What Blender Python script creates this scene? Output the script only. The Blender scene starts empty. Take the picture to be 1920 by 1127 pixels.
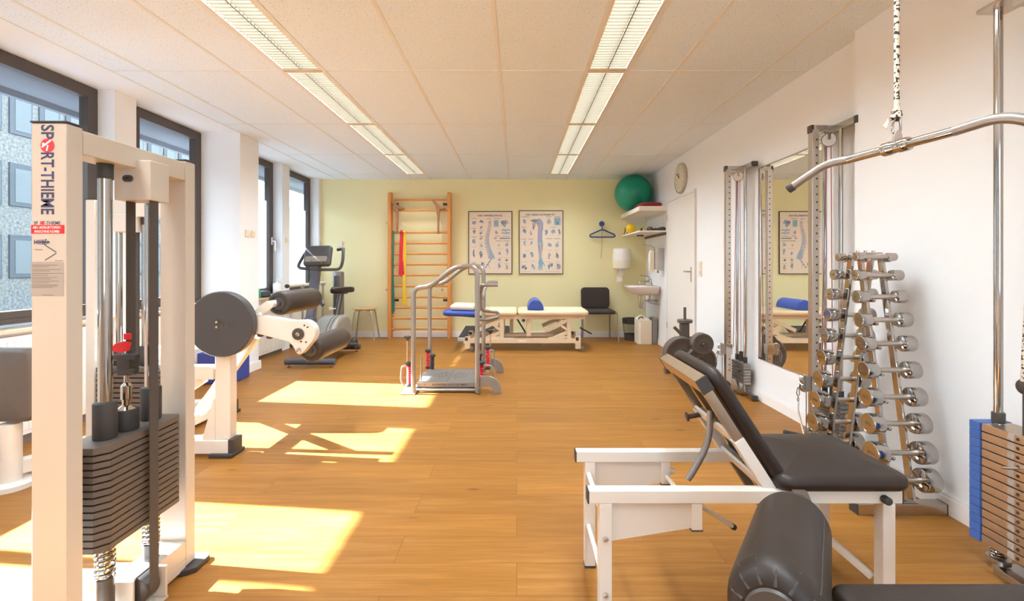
import bpy, bmesh, math, random
from mathutils import Vector, Matrix
random.seed(7)
S = bpy.context.scene
COL = S.collection
PI = math.pi

# ------------------------------------------------------------------ camera
cam_d = bpy.data.cameras.new('camera')
cam = bpy.data.objects.new('camera', cam_d)
COL.objects.link(cam)
cam.location = (0, 0, 1.145)
cam.rotation_euler = (PI / 2, 0, 0)
cam_d.sensor_fit = 'HORIZONTAL'
cam_d.sensor_width = 36
cam_d.lens = 877 / 1920 * 36
cam_d.shift_x = -9 / 1920
cam_d.shift_y = -65.5 / 1920
cam_d.clip_start = 0.05
cam_d.clip_end = 200
S.camera = cam
S.view_settings.view_transform = 'Standard'
S.view_settings.look = 'None'
S.view_settings.gamma = 1
S.view_settings.use_curve_mapping = False
S.view_settings.exposure = 0.53
S.cycles.use_denoising = True
S.cycles.max_bounces = 10
S.cycles.diffuse_bounces = 6
S.cycles.glossy_bounces = 5
S.cycles.transmission_bounces = 6
S.cycles.transparent_max_bounces = 12
S.cycles.caustics_reflective = False
S.cycles.caustics_refractive = False
S.cycles.sample_clamp_indirect = 6

# ------------------------------------------------------------------ daylight
w = bpy.data.worlds.new('sky'); S.world = w; w.use_nodes = True
bg = w.node_tree.nodes['Background']
bg.inputs[0].default_value = (0.70, 0.86, 1.0, 1)
bg.inputs[1].default_value = 5.8
sd = bpy.data.lights.new('sun', 'SUN'); sun = bpy.data.objects.new('sun', sd); COL.objects.link(sun)
sd.energy = 70; sd.angle = math.radians(0.8); sd.color = (0.86, 0.96, 1.14)
sun.rotation_euler = Vector((1, -0.112, -0.78)).to_track_quat('-Z', 'Y').to_euler()
sun.location = (-8, 4, 8)
LAMP = 36          # radiance of the luminous panels above the louvres

# ------------------------------------------------------------------ materials
def lin(h):
    h = h.lstrip('#')
    out = []
    for i in (0, 2, 4):
        c = int(h[i:i + 2], 16) / 255
        out.append(c / 12.92 if c <= 0.04045 else ((c + 0.055) / 1.055) ** 2.4)
    return out

def nodes(m):
    m.use_nodes = True
    nt = m.node_tree
    return nt, nt.nodes, nt.links, nt.nodes['Principled BSDF']

def mat(name, col, rough=0.5, metal=0.0, var=0.06, scale=6.0, bump=0.0, bscale=60.0, spec=0.5, coat=0.0, stretch=None):
    m = bpy.data.materials.new(name)
    nt, N, L, B = nodes(m)
    c = lin(col) if isinstance(col, str) else list(col)
    B.inputs['Roughness'].default_value = rough
    B.inputs['Metallic'].default_value = metal
    B.inputs['Specular IOR Level'].default_value = spec
    if coat: B.inputs['Coat Weight'].default_value = coat
    tc = N.new('ShaderNodeTexCoord')
    no = N.new('ShaderNodeTexNoise'); no.inputs['Scale'].default_value = scale; no.inputs['Detail'].default_value = 4
    mp = N.new('ShaderNodeMapping')
    if stretch: mp.inputs['Scale'].default_value = stretch
    L.new(tc.outputs['Object'], mp.inputs[0]); L.new(mp.outputs[0], no.inputs['Vector'])
    mx = N.new('ShaderNodeMix'); mx.data_type = 'RGBA'
    lo = [max(0, x * (1 - var)) for x in c] + [1]; hi = [min(1, x * (1 + var)) for x in c] + [1]
    mx.inputs[6].default_value = lo; mx.inputs[7].default_value = hi
    L.new(no.outputs[0], mx.inputs[0]); L.new(mx.outputs[2], B.inputs['Base Color'])
    if bump:
        n2 = N.new('ShaderNodeTexNoise'); n2.inputs['Scale'].default_value = bscale; n2.inputs['Detail'].default_value = 3
        L.new(mp.outputs[0], n2.inputs['Vector'])
        bp = N.new('ShaderNodeBump'); bp.inputs['Strength'].default_value = bump; bp.inputs['Distance'].default_value = 0.004
        L.new(n2.outputs[0], bp.inputs['Height']); L.new(bp.outputs[0], B.inputs['Normal'])
    return m

def floor_mat():
    m = bpy.data.materials.new('oak_planks')
    nt, N, L, B = nodes(m)
    tc = N.new('ShaderNodeTexCoord')
    br = N.new('ShaderNodeTexBrick')
    br.offset = 0.37; br.squash = 1.0
    br.inputs['Scale'].default_value = 1
    br.inputs['Brick Width'].default_value = 1.28; br.inputs['Row Height'].default_value = 0.18
    br.inputs['Mortar Size'].default_value = 0.0012; br.inputs['Mortar Smooth'].default_value = 0.3
    br.inputs['Color1'].default_value = (0, 0, 0, 1); br.inputs['Color2'].default_value = (1, 1, 1, 1)
    br.inputs['Mortar'].default_value = (0.3, 0.3, 0.3, 1)
    L.new(tc.outputs['Object'], br.inputs['Vector'])
    # per plank offset for the grain
    vm = N.new('ShaderNodeVectorMath'); vm.operation = 'MULTIPLY_ADD'
    vm.inputs[1].default_value = (7, 13, 5)
    L.new(br.outputs['Color'], vm.inputs[0]); L.new(tc.outputs['Object'], vm.inputs[2])
    mp = N.new('ShaderNodeMapping'); mp.inputs['Scale'].default_value = (0.9, 11, 1)
    L.new(vm.outputs[0], mp.inputs[0])
    g = N.new('ShaderNodeTexNoise'); g.inputs['Scale'].default_value = 2.2; g.inputs['Detail'].default_value = 7; g.inputs['Distortion'].default_value = 0.6
    L.new(mp.outputs[0], g.inputs['Vector'])
    ramp = N.new('ShaderNodeValToRGB')
    e = ramp.color_ramp.elements
    e[0].position = 0.27; e[0].color = lin('#8d5e23') + [1]
    e[1].position = 0.74; e[1].color = lin('#a37237') + [1]
    x = ramp.color_ramp.elements.new(0.5); x.color = lin('#97642b') + [1]
    L.new(g.outputs[0], ramp.inputs[0])
    # plank tint
    tint = N.new('ShaderNodeMix'); tint.data_type = 'RGBA'; tint.blend_type = 'MULTIPLY'
    tint.inputs[0].default_value = 1
    tr = N.new('ShaderNodeMapRange'); tr.inputs[3].default_value = 0.86; tr.inputs[4].default_value = 1.07
    L.new(br.outputs['Color'], tr.inputs[0])
    L.new(ramp.outputs[0], tint.inputs[6]); L.new(tr.outputs[0], tint.inputs[7])
    # fine pores along the plank
    mf = N.new('ShaderNodeMapping'); mf.inputs['Scale'].default_value = (1.6, 48, 1)
    L.new(vm.outputs[0], mf.inputs[0])
    gf = N.new('ShaderNodeTexNoise'); gf.inputs['Scale'].default_value = 3.0; gf.inputs['Detail'].default_value = 5
    L.new(mf.outputs[0], gf.inputs['Vector'])
    fr = N.new('ShaderNodeMapRange'); fr.inputs[1].default_value = 0.3; fr.inputs[2].default_value = 0.7; fr.inputs[3].default_value = 0.86; fr.inputs[4].default_value = 1.08
    L.new(gf.outputs[0], fr.inputs[0])
    fm = N.new('ShaderNodeMix'); fm.data_type = 'RGBA'; fm.blend_type = 'MULTIPLY'; fm.inputs[0].default_value = 1
    L.new(tint.outputs[2], fm.inputs[6]); L.new(fr.outputs[0], fm.inputs[7])
    # knots
    mk = N.new('ShaderNodeMapping'); mk.inputs['Scale'].default_value = (1.5, 4.2, 1)
    L.new(vm.outputs[0], mk.inputs[0])
    vo = N.new('ShaderNodeTexVoronoi'); vo.inputs['Scale'].default_value = 1.3
    L.new(mk.outputs[0], vo.inputs['Vector'])
    kr = N.new('ShaderNodeValToRGB')
    kr.color_ramp.elements[0].position = 0.02; kr.color_ramp.elements[0].color = (0.36, 0.28, 0.22, 1)
    kr.color_ramp.elements[1].position = 0.10; kr.color_ramp.elements[1].color = (1, 1, 1, 1)
    L.new(vo.outputs['Distance'], kr.inputs[0])
    kn = N.new('ShaderNodeMix'); kn.data_type = 'RGBA'; kn.blend_type = 'MULTIPLY'; kn.inputs[0].default_value = 0.8
    L.new(fm.outputs[2], kn.inputs[6]); L.new(kr.outputs[0], kn.inputs[7])
    # joints
    jm = N.new('ShaderNodeMix'); jm.data_type = 'RGBA'; jm.blend_type = 'MULTIPLY'
    L.new(br.outputs['Fac'], jm.inputs[0]); L.new(kn.outputs[2], jm.inputs[6]); jm.inputs[7].default_value = (0.62, 0.55, 0.5, 1)
    L.new(jm.outputs[2], B.inputs['Base Color'])
    B.inputs['Roughness'].default_value = 0.42
    B.inputs['Specular IOR Level'].default_value = 0.18
    bp = N.new('ShaderNodeBump'); bp.inputs['Strength'].default_value = 0.06; bp.inputs['Distance'].default_value = 0.003
    L.new(g.outputs[0], bp.inputs['Height']); L.new(bp.outputs[0], B.inputs['Normal'])
    return m

def tile_mat():
    m = bpy.data.materials.new('mineral_fibre_tile')
    nt, N, L, B = nodes(m)
    tc = N.new('ShaderNodeTexCoord')
    a = N.new('ShaderNodeTexNoise'); a.inputs['Scale'].default_value = 105; a.inputs['Detail'].default_value = 2
    L.new(tc.outputs['Object'], a.inputs['Vector'])
    r = N.new('ShaderNodeValToRGB')
    r.color_ramp.elements[0].position = 0.30; r.color_ramp.elements[0].color = lin('#c6c6c4') + [1]
    r.color_ramp.elements[1].position = 0.39; r.color_ramp.elements[1].color = lin('#ebf6ff') + [1]
    L.new(a.outputs[0], r.inputs[0]); L.new(r.outputs[0], B.inputs['Base Color'])
    B.inputs['Roughness'].default_value = 0.9; B.inputs['Specular IOR Level'].default_value = 0.15
    bp = N.new('ShaderNodeBump'); bp.inputs['Strength'].default_value = 0.25; bp.inputs['Distance'].default_value = 0.003
    L.new(a.outputs[0], bp.inputs['Height']); L.new(bp.outputs[0], B.inputs['Normal'])
    return m

def emit_mat(name, col, s):
    m = bpy.data.materials.new(name)
    nt, N, L, B = nodes(m)
    B.inputs['Base Color'].default_value = (0.8, 0.8, 0.8, 1)
    B.inputs['Emission Color'].default_value = (*col, 1)
    B.inputs['Emission Strength'].default_value = s
    return m

def glass_mat():
    m = bpy.data.materials.new('window_glass')
    nt, N, L, B = nodes(m)
    N.remove(B)
    out = N['Material Output']
    t = N.new('ShaderNodeBsdfTransparent'); t.inputs[0].default_value = (0.93, 0.96, 0.97, 1)
    g = N.new('ShaderNodeBsdfGlossy'); g.inputs['Roughness'].default_value = 0.02
    lw = N.new('ShaderNodeLayerWeight'); lw.inputs[0].default_value = 0.5
    pw = N.new('ShaderNodeMath'); pw.operation = 'POWER'; pw.inputs[1].default_value = 5
    fr = N.new('ShaderNodeMapRange'); fr.inputs[3].default_value = 0.035; fr.inputs[4].default_value = 0.7
    L.new(lw.outputs['Facing'], pw.inputs[0]); L.new(pw.outputs[0], fr.inputs[0])
    mx = N.new('ShaderNodeMixShader')
    L.new(fr.outputs[0], mx.inputs[0]); L.new(t.outputs[0], mx.inputs[1]); L.new(g.outputs[0], mx.inputs[2])
    L.new(mx.outputs[0], out.inputs[0])
    return m

def frost_mat():
    m = bpy.data.materials.new('frosted_film')
    nt, N, L, B = nodes(m)
    N.remove(B)
    out = N['Material Output']
    t = N.new('ShaderNodeBsdfTranslucent'); t.inputs[0].default_value = (0.15, 0.16, 0.165, 1)
    d = N.new('ShaderNodeBsdfDiffuse'); d.inputs[0].default_value = (0.85, 0.88, 0.9, 1)
    no = N.new('ShaderNodeTexNoise'); no.inputs['Scale'].default_value = 300
    mr = N.new('ShaderNodeMapRange'); mr.inputs[3].default_value = 0.26; mr.inputs[4].default_value = 0.34
    L.new(no.outputs[0], mr.inputs[0])
    mx = N.new('ShaderNodeMixShader'); L.new(mr.outputs[0], mx.inputs[0])
    L.new(t.outputs[0], mx.inputs[1]); L.new(d.outputs[0], mx.inputs[2])
    L.new(mx.outputs[0], out.inputs[0])
    return m

def rope_mat():
    m = bpy.data.materials.new('braided_rope')
    nt, N, L, B = nodes(m)
    tc = N.new('ShaderNodeTexCoord')
    wv = N.new('ShaderNodeTexNoise'); wv.inputs['Scale'].default_value = 120; wv.inputs['Detail'].default_value = 0
    L.new(tc.outputs['Object'], wv.inputs['Vector'])
    r = N.new('ShaderNodeValToRGB'); r.color_ramp.interpolation = 'CONSTANT'
    r.color_ramp.elements[0].color = lin('#3a332c') + [1]; r.color_ramp.elements[1].position = 0.43; r.color_ramp.elements[1].color = lin('#d9cbb8') + [1]
    L.new(wv.outputs[0], r.inputs[0]); L.new(r.outputs[0], B.inputs['Base Color'])
    B.inputs['Roughness'].default_value = 0.9
    return m

M = {}
M['floor'] = floor_mat(); M['tile'] = tile_mat()
M['white_wall'] = mat('white_wall_paint', '#f3f5f7', 0.85, var=0.015, scale=2, bump=0.08, bscale=90, spec=0.2)
M['green_wall'] = mat('lime_wall_paint', '#f2e9b8', 0.85, var=0.02, scale=2, bump=0.08, bscale=90, spec=0.2)
M['soffit_paint'] = mat('window_head_paint', '#f1f6f9', 0.8, var=0.02, scale=2, spec=0.2)
M['grid'] = mat('ceiling_grid_paint', '#e9e9e6', 0.6, var=0.03, scale=9, spec=0.3)
M['trim'] = mat('skirting_paint', '#f7f3f0', 0.5, var=0.02, scale=4)
M['frame'] = mat('dark_window_frame', '#4d433d', 0.45, var=0.08, scale=5)
M['glass'] = glass_mat(); M['frost'] = frost_mat()
M['concrete'] = mat('outside_soffit', '#5c5e62', 0.9, var=0.06, scale=3)
M['facade'] = mat('roughcast_facade', '#716f6b', 0.95, var=0.95, scale=10, bump=0.4, bscale=20)
M['facade_pane'] = mat('facade_window_blind', '#585d5e', 0.4, var=0.05, scale=1)
M['facade_frame'] = mat('facade_window_frame', '#41454b', 0.6, var=0.05)
M['street'] = mat('street_paving', '#4c4e50', 0.95, var=0.1)
M['sill'] = mat('sill_stone', '#d9b896', 0.4, var=0.06, scale=12)
M['radiator'] = mat('radiator_enamel', '#f3ece4', 0.4, var=0.02)
M['lamp'] = emit_mat('luminous_panel', (0.80, 0.91, 0.98), LAMP)
M['lamp_white'] = mat('lamp_housing_white', '#efe2cc', 0.4, var=0.02)
M['divider'] = mat('lamp_divider', (0.16, 0.125, 0.085), 0.6, var=0.02, spec=0.0)
M['louvre'] = mat('louvre_blade', (0.078, 0.063, 0.045), 0.6, var=0.02, spec=0.0)
M['cream'] = mat('cream_powder_coat', '#c9bdae', 0.38, var=0.02, scale=3, coat=0.15)
M['white_metal'] = mat('white_powder_coat', '#e0d9d0', 0.35, var=0.02, scale=3, coat=0.15)
M['vinyl'] = mat('black_vinyl', '#2a201b', 0.45, var=0.1, scale=14, bump=0.12, bscale=160, spec=0.35)
M['vinyl_brown'] = mat('roller_vinyl', '#3f332c', 0.45, var=0.08, scale=10, bump=0.1, bscale=160, spec=0.4)
M['vinyl_grey'] = mat('dark_grey_vinyl', '#5e544d', 0.5, var=0.06, scale=14, bump=0.1, bscale=160)
M['rubber'] = mat('black_rubber', '#3b3633', 0.6, var=0.1, scale=20)
M['plastic'] = mat('black_plastic', '#443e3a', 0.4, var=0.08, scale=10)
M['stack'] = mat('dark_iron_plates', '#5f544c', 0.5, metal=0.0, var=0.08, scale=8)
M['chrome'] = mat('chrome', '#c2bfbc', 0.09, metal=1, var=0.02, scale=3)
M['brushed'] = mat('brushed_steel', '#cfc7bf', 0.28, metal=1, var=0.05, scale=20, stretch=(1, 1, 30))
M['silver'] = mat('silver_paint', '#a09a94', 0.36, metal=0.55, var=0.04, scale=8)
M['stain'] = mat('stainless_plate', '#c9b7a2', 0.3, metal=0.9, var=0.06, scale=6, stretch=(1, 12, 12))
M['blue_edge'] = mat('blue_plate_end', '#3d62a8', 0.5, var=0.1, scale=5)
M['belt'] = mat('black_belt', '#4a423d', 0.7, var=0.1, scale=40)
M['red'] = mat('red_plastic', '#e0252c', 0.4, var=0.05)
M['wood'] = mat('beech_wood', '#d98f48', 0.45, var=0.14, scale=5, stretch=(8, 8, 1))
M['wood_x'] = mat('beech_rung', '#e09a50', 0.45, var=0.12, scale=5, stretch=(1, 8, 8))
M['wood_dark'] = mat('oiled_wood', '#a5714a', 0.45, var=0.14, scale=6, stretch=(6, 6, 1))
M['stool'] = mat('stool_ply', '#dcae74', 0.45, var=0.1, scale=6, stretch=(1, 7, 7))
M['paper'] = mat('poster_paper', '#f0dfca', 0.35, var=0.02, scale=3)
M['ink_blue'] = mat('ink_blue', '#a0b2c5', 0.5, var=0.25, scale=60)
M['ink_teal'] = mat('ink_teal', '#8ab6c4', 0.5, var=0.3, scale=50)
M['ink_violet'] = mat('ink_violet', '#a59dba', 0.5, var=0.25, scale=60)
M['ink_rose'] = mat('ink_rose', '#c79a9c', 0.5, var=0.2, scale=60)
M['ink_dark'] = mat('ink_dark', '#7a8496', 0.5, var=0.2, scale=60)
M['ink_text'] = mat('ink_text', '#75685c', 0.5, var=0.1)
M['ink_tan'] = mat('ink_tan', '#d8b98f', 0.5, var=0.1)
M['poster_frame'] = mat('poster_frame_dark', '#4a3a30', 0.4, var=0.05)
M['green_ball'] = mat('green_ball', '#07876a', 0.38, var=0.05, scale=3)
M['yellow'] = mat('yellow_plastic', '#f2c818', 0.4, var=0.05)
M['maroon'] = mat('maroon_fabric', '#8c1f2a', 0.85, var=0.12, scale=30)
M['shelf'] = mat('shelf_laminate', '#efe8de', 0.5, var=0.02)
M['blue_vinyl'] = mat('blue_vinyl', '#3553ac', 0.4, var=0.08, scale=10, bump=0.05, bscale=150)
M['blue_foam'] = mat('blue_foam', '#3a4794', 0.7, var=0.08, scale=10)
M['blue_plastic'] = mat('blue_plastic', '#2c448c', 0.35, var=0.06)
M['beige'] = mat('beige_vinyl', '#e6cfab', 0.42, var=0.05, scale=12, bump=0.06, bscale=150)
M['beige_metal'] = mat('beige_metal', '#e6d0b0', 0.45, var=0.03)
M['pillow'] = mat('cream_cotton', '#e8dbc2', 0.8, var=0.05, scale=14)
M['chair_cloth'] = mat('charcoal_cloth', '#3c322f', 0.95, var=0.35, scale=120)
M['ceramic'] = mat('ceramic', '#f3efec', 0.15, var=0.01, coat=0.4)
M['white_plastic'] = mat('white_plastic', '#f2eee9', 0.35, var=0.02)
M['cream_plastic'] = mat('cream_plastic', '#ece1cc', 0.35, var=0.02)
M['grey_metal'] = mat('grey_metal', '#8f8a87', 0.4, metal=0.6, var=0.05)
M['dark_grey'] = mat('dark_grey_plastic', '#434245', 0.4, var=0.06)
M['slate'] = mat('slate_blue_metal', '#494b57', 0.35, var=0.05, coat=0.2)
M['bike_shell'] = mat('bike_shell_grey', '#88827b', 0.35, var=0.05)
M['door'] = mat('door_paint', '#efebe6', 0.4, var=0.015)
M['mirror'] = mat('mirror_silver', (0.93, 0.93, 0.9), 0.0, metal=1, var=0.0)
M['clock_face'] = mat('clock_face', '#e6e0cf', 0.4, var=0.02)
M['clock_rim'] = mat('clock_rim', '#cfc3ae', 0.3, metal=0.6, var=0.04)
M['rope'] = rope_mat()
M['frayed'] = mat('frayed_rope', '#cdbfae', 0.95, var=0.3, scale=150)
M['cable'] = mat('red_cable', '#b06a72', 0.5, var=0.2, scale=60)
M['cable_dark'] = mat('steel_cable', '#6b625a', 0.4, metal=0.6, var=0.1)
M['band_red'] = mat('red_latex', '#d81f33', 0.5, var=0.12, scale=20)
M['band_yellow'] = mat('yellow_latex', '#f3c420', 0.5, var=0.1, scale=20)
M['band_green'] = mat('green_latex', '#12735a', 0.5, var=0.12, scale=20)
M['logo_navy'] = mat('logo_navy', '#454362', 0.5, var=0.03)
M['logo_red'] = mat('logo_red', '#d63a4a', 0.5, var=0.04)
M['label_grey'] = mat('label_grey', '#ab9f95', 0.4, var=0.03)
M['label_white'] = mat('label_white', '#f4ebe4', 0.4, var=0.02)
M['platform'] = mat('platform_grey', '#6c655f', 0.55, var=0.08, scale=50)
M['diamond'] = mat('checker_plate', '#8a8076', 0.4, metal=0.5, var=0.3, scale=45, bump=0.6, bscale=45)
M['step_black'] = mat('step_black', '#3a3634', 0.75, var=0.12, scale=60)
M['green_bottle'] = mat('green_plastic', '#2f9a6b', 0.35, var=0.05)
M['embossed'] = mat('embossed_numeral', '#8e8378', 0.4, metal=0.8, var=0.1)

# ------------------------------------------------------------------ mesh helpers
ORG = {}

class MB:
    def __init__(s):
        s.bm = bmesh.new(); s.mi = 0; s.bev = False
    def _new(s, f0):
        s.bm.faces.ensure_lookup_table()
        for f in s.bm.faces[f0:]: f.material_index = s.mi
    def face(s, pts):
        f0 = len(s.bm.faces)
        s.bm.faces.new([s.bm.verts.new(p) for p in pts]); s._new(f0); return s
    def hexa(s, c, b=0, seg=2):
        """c: eight corners, index = 4*x + 2*y + z"""
        f0 = len(s.bm.faces)
        v = [s.bm.verts.new(p) for p in c]
        fs = [s.bm.faces.new([v[i] for i in q]) for q in ((0, 1, 3, 2), (4, 6, 7, 5), (0, 4, 5, 1), (2, 3, 7, 6), (0, 2, 6, 4), (1, 5, 7, 3))]
        if b > 0:
            s.bev = True
            es = list({e for f in fs for e in f.edges})
            bmesh.ops.bevel(s.bm, geom=es, offset=b, segments=seg, profile=0.5, affect='EDGES', clamp_overlap=True)
        s._new(f0); return s
    def box(s, x0, x1, y0, y1, z0, z1, b=0, seg=2):
        return s.hexa([(x, y, z) for x in (x0, x1) for y in (y0, y1) for z in (z0, z1)], b, seg)
    def beam(s, p0, p1, wd, ht, b=0, up=(0, 0, 1)):
        p0 = Vector(p0); p1 = Vector(p1); d = (p1 - p0).normalized()
        u = Vector(up)
        sd_ = d.cross(u)
        if sd_.length < 1e-4: sd_ = d.cross(Vector((0, 1, 0)))
        sd_.normalize(); u = sd_.cross(d).normalized()
        c = [p + sd_ * (wd / 2 * i) + u * (ht / 2 * j) for p in (p0, p1) for i in (-1, 1) for j in (-1, 1)]
        return s.hexa(c, b)
    def sweep(s, pts, r, n=12, fillet=0.0, cap=True, closed=False):
        f0 = len(s.bm.faces)
        P = [Vector(p) for p in pts]
        if fillet: P = round_path(P, fillet)
        R = r if callable(r) else (lambda t: r)
        m = len(P)
        def tang(i):
            if closed: return (P[(i + 1) % m] - P[i - 1]).normalized()
            return (P[min(i + 1, m - 1)] - P[max(i - 1, 0)]).normalized()
        t0 = tang(0)
        a = t0.orthogonal().normalized()
        rings = []
        for i in range(m):
            t = tang(i)
            a = (a - t * a.dot(t)).normalized(); b_ = t.cross(a)
            rr_ = R(i / max(1, m - 1))
            rings.append([s.bm.verts.new(P[i] + (a * math.cos(2 * PI * k / n) + b_ * math.sin(2 * PI * k / n)) * rr_) for k in range(n)])
        for i in range(m if closed else m - 1):
            A = rings[i]; B = rings[(i + 1) % m]
            for k in range(n):
                s.bm.faces.new((A[k], A[(k + 1) % n], B[(k + 1) % n], B[k]))
        if cap and not closed:
            s.bm.faces.new(rings[0][::-1]); s.bm.faces.new(rings[-1])
        s._new(f0); return s
    def lathe(s, prof, c, axis=(0, 0, 1), n=28):
        """prof: (radius, distance along axis) pairs from one end to the other"""
        f0 = len(s.bm.faces)
        ax = Vector(axis).normalized(); a = ax.orthogonal().normalized(); b_ = ax.cross(a); c = Vector(c)
        rings = []
        for r, h in prof:
            if r < 1e-6: rings.append([s.bm.verts.new(c + ax * h)])
            else: rings.append([s.bm.verts.new(c + ax * h + (a * math.cos(2 * PI * k / n) + b_ * math.sin(2 * PI * k / n)) * r) for k in range(n)])
        for A, B in zip(rings, rings[1:]):
            for k in range(n):
                q = [A[k % len(A)], A[(k + 1) % len(A)], B[(k + 1) % len(B)], B[k % len(B)]]
                u = []
                for v in q:
                    if v not in u: u.append(v)
                if len(u) > 2: s.bm.faces.new(u)
        if len(rings[0]) > 1: s.bm.faces.new(rings[0][::-1])
        if len(rings[-1]) > 1: s.bm.faces.new(rings[-1])
        s._new(f0); return s
    def cyl(s, p0, p1, r, n=24, b=0.0):
        p0 = Vector(p0); p1 = Vector(p1); L_ = (p1 - p0).length
        if b: prof = [(r - b, 0), (r - b * .3, b * .3), (r, b), (r, L_ - b), (r - b * .3, L_ - b * .3), (r - b, L_)]
        else: prof = [(r, 0), (r, L_)]
        return s.lathe(prof, p0, p1 - p0, n)
    def sphere(s, c, r, n=32, sq=1.0):
        k = n // 2
        return s.lathe([(r * math.sin(PI * i / k), -r * sq * math.cos(PI * i / k)) for i in range(k + 1)], c, (0, 0, 1), n)
    def prism(s, poly, plane, a, b, bev=0.0, seg=2):
        """poly in plane 'xz','yz' or 'xy', extruded from a to b along the third axis"""
        f0 = len(s.bm.faces)
        def P(u, v, t):
            return {'xz': (u, t, v), 'yz': (t, u, v), 'xy': (u, v, t)}[plane]
        A = [s.bm.verts.new(P(u, v, a)) for u, v in poly]; B = [s.bm.verts.new(P(u, v, b)) for u, v in poly]
        fs = [s.bm.faces.new(A), s.bm.faces.new(B[::-1])]
        n = len(poly)
        for i in range(n): fs.append(s.bm.faces.new((A[i], B[i], B[(i + 1) % n], A[(i + 1) % n])))
        if bev:
            s.bev = True
            es = list(fs[0].edges) + list(fs[1].edges)
            bmesh.ops.bevel(s.bm, geom=es, offset=bev, segments=seg, profile=0.5, affect='EDGES', clamp_overlap=True)
        s._new(f0); return s
    def pad(s, hx, hy, th, rc, re, crown, mtx, under=0.0):
        """upholstered pad: rounded rectangle in local xy, from z=0 to th, swelling by crown"""
        f0 = len(s.bm.faces)
        prof = []
        for i in range(5):
            t = i / 4 * PI / 2
            prof.append((re * (1 - math.sin(t)), re * (1 - math.cos(t))))
        up = [(d, th - z) for d, z in prof[::-1]]
        lo = [(d, z) for d, z in prof]
        if under:
            lo = [(min(hx, hy) * q, -under * (1 - (1 - q) ** 2)) for q in (0.9, 0.6, 0.35)] + lo
        inner = []
        mx_ = min(hx, hy)
        for q in (0.2, 0.4, 0.62, 0.85):
            d = re + (mx_ - re) * q
            inner.append((d, th + crown * (1 - (1 - q) ** 2)))
        rings = [[s.bm.verts.new(mtx @ Vector((x, y, z))) for x, y in rrect(hx - d, hy - d, rc - d)] for d, z in lo + up + inner]
        n = len(rings[0])
        for A, B in zip(rings, rings[1:]):
            for k in range(n): s.bm.faces.new((A[k], A[(k + 1) % n], B[(k + 1) % n], B[k]))
        s.bm.faces.new(rings[0][::-1]); s.bm.faces.new(rings[-1])
        s._new(f0); return s
    def build(s, name, m, parent=None, angle=38, loc=None):
        bm = s.bm
        bmesh.ops.recalc_face_normals(bm, faces=bm.faces)
        me = bpy.data.meshes.new(name)
        if parent is not None: org = ORG[parent.name]
        elif loc is not None: org = Vector(loc)
        else:
            xs = [v.co for v in bm.verts]
            org = Vector(((min(v.x for v in xs) + max(v.x for v in xs)) / 2, (min(v.y for v in xs) + max(v.y for v in xs)) / 2, min(v.z for v in xs)))
        bmesh.ops.translate(bm, verts=bm.verts, vec=-org)
        bm.to_mesh(me); bm.free()
        for p in me.polygons: p.use_smooth = True
        me.set_sharp_from_angle(angle=math.radians(angle))
        for q in (m if isinstance(m, (list, tuple)) else [m]): me.materials.append(M[q])
        o = bpy.data.objects.new(name, me); COL.objects.link(o)
        if s.bev:
            wn = o.modifiers.new('weighted_normals', 'WEIGHTED_NORMAL'); wn.keep_sharp = True; wn.weight = 60
        if parent is not None: o.parent = parent
        else: o.location = org
        ORG[o.name] = org
        return o

def rrect(hx, hy, rc, n=6):
    rc = max(0.002, min(rc, hx, hy))
    out = []
    for cx, cy, a0 in ((hx - rc, hy - rc, 0), (-hx + rc, hy - rc, 90), (-hx + rc, -hy + rc, 180), (hx - rc, -hy + rc, 270)):
        for i in range(n + 1):
            a = math.radians(a0 + 90 * i / n)
            out.append((cx + rc * math.cos(a), cy + rc * math.sin(a)))
    return out

def round_path(P, r, n=6):
    out = [P[0]]
    for a, b, c in zip(P, P[1:], P[2:]):
        u = (a - b); v = (c - b)
        d = min(r, u.length * 0.48, v.length * 0.48)
        p = b + u.normalized() * d; q = b + v.normalized() * d
        for i in range(n + 1):
            t = i / n
            out.append(p * (1 - t) ** 2 + b * 2 * t * (1 - t) + q * t * t)
    out.append(P[-1])
    return out

def frame(o, x, y):
    x = Vector(x).normalized(); y = Vector(y); y = (y - x * y.dot(x)).normalized(); z = x.cross(y); o = Vector(o)
    return Matrix(((x.x, y.x, z.x, o.x), (x.y, y.y, z.y, o.y), (x.z, y.z, z.z, o.z), (0, 0, 0, 1)))

def thing(name, loc, label, cat, group=None):
    o = bpy.data.objects.new(name, None); COL.objects.link(o)
    o.location = loc; o.empty_display_size = 0.1
    ORG[o.name] = Vector(loc)
    return tag(o, label, cat, group)

def tag(o, label, cat, group=None):
    o['label'] = label; o['category'] = cat
    if group: o['group'] = group
    return o

def struct(o):
    o['kind'] = 'structure'; return o

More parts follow.
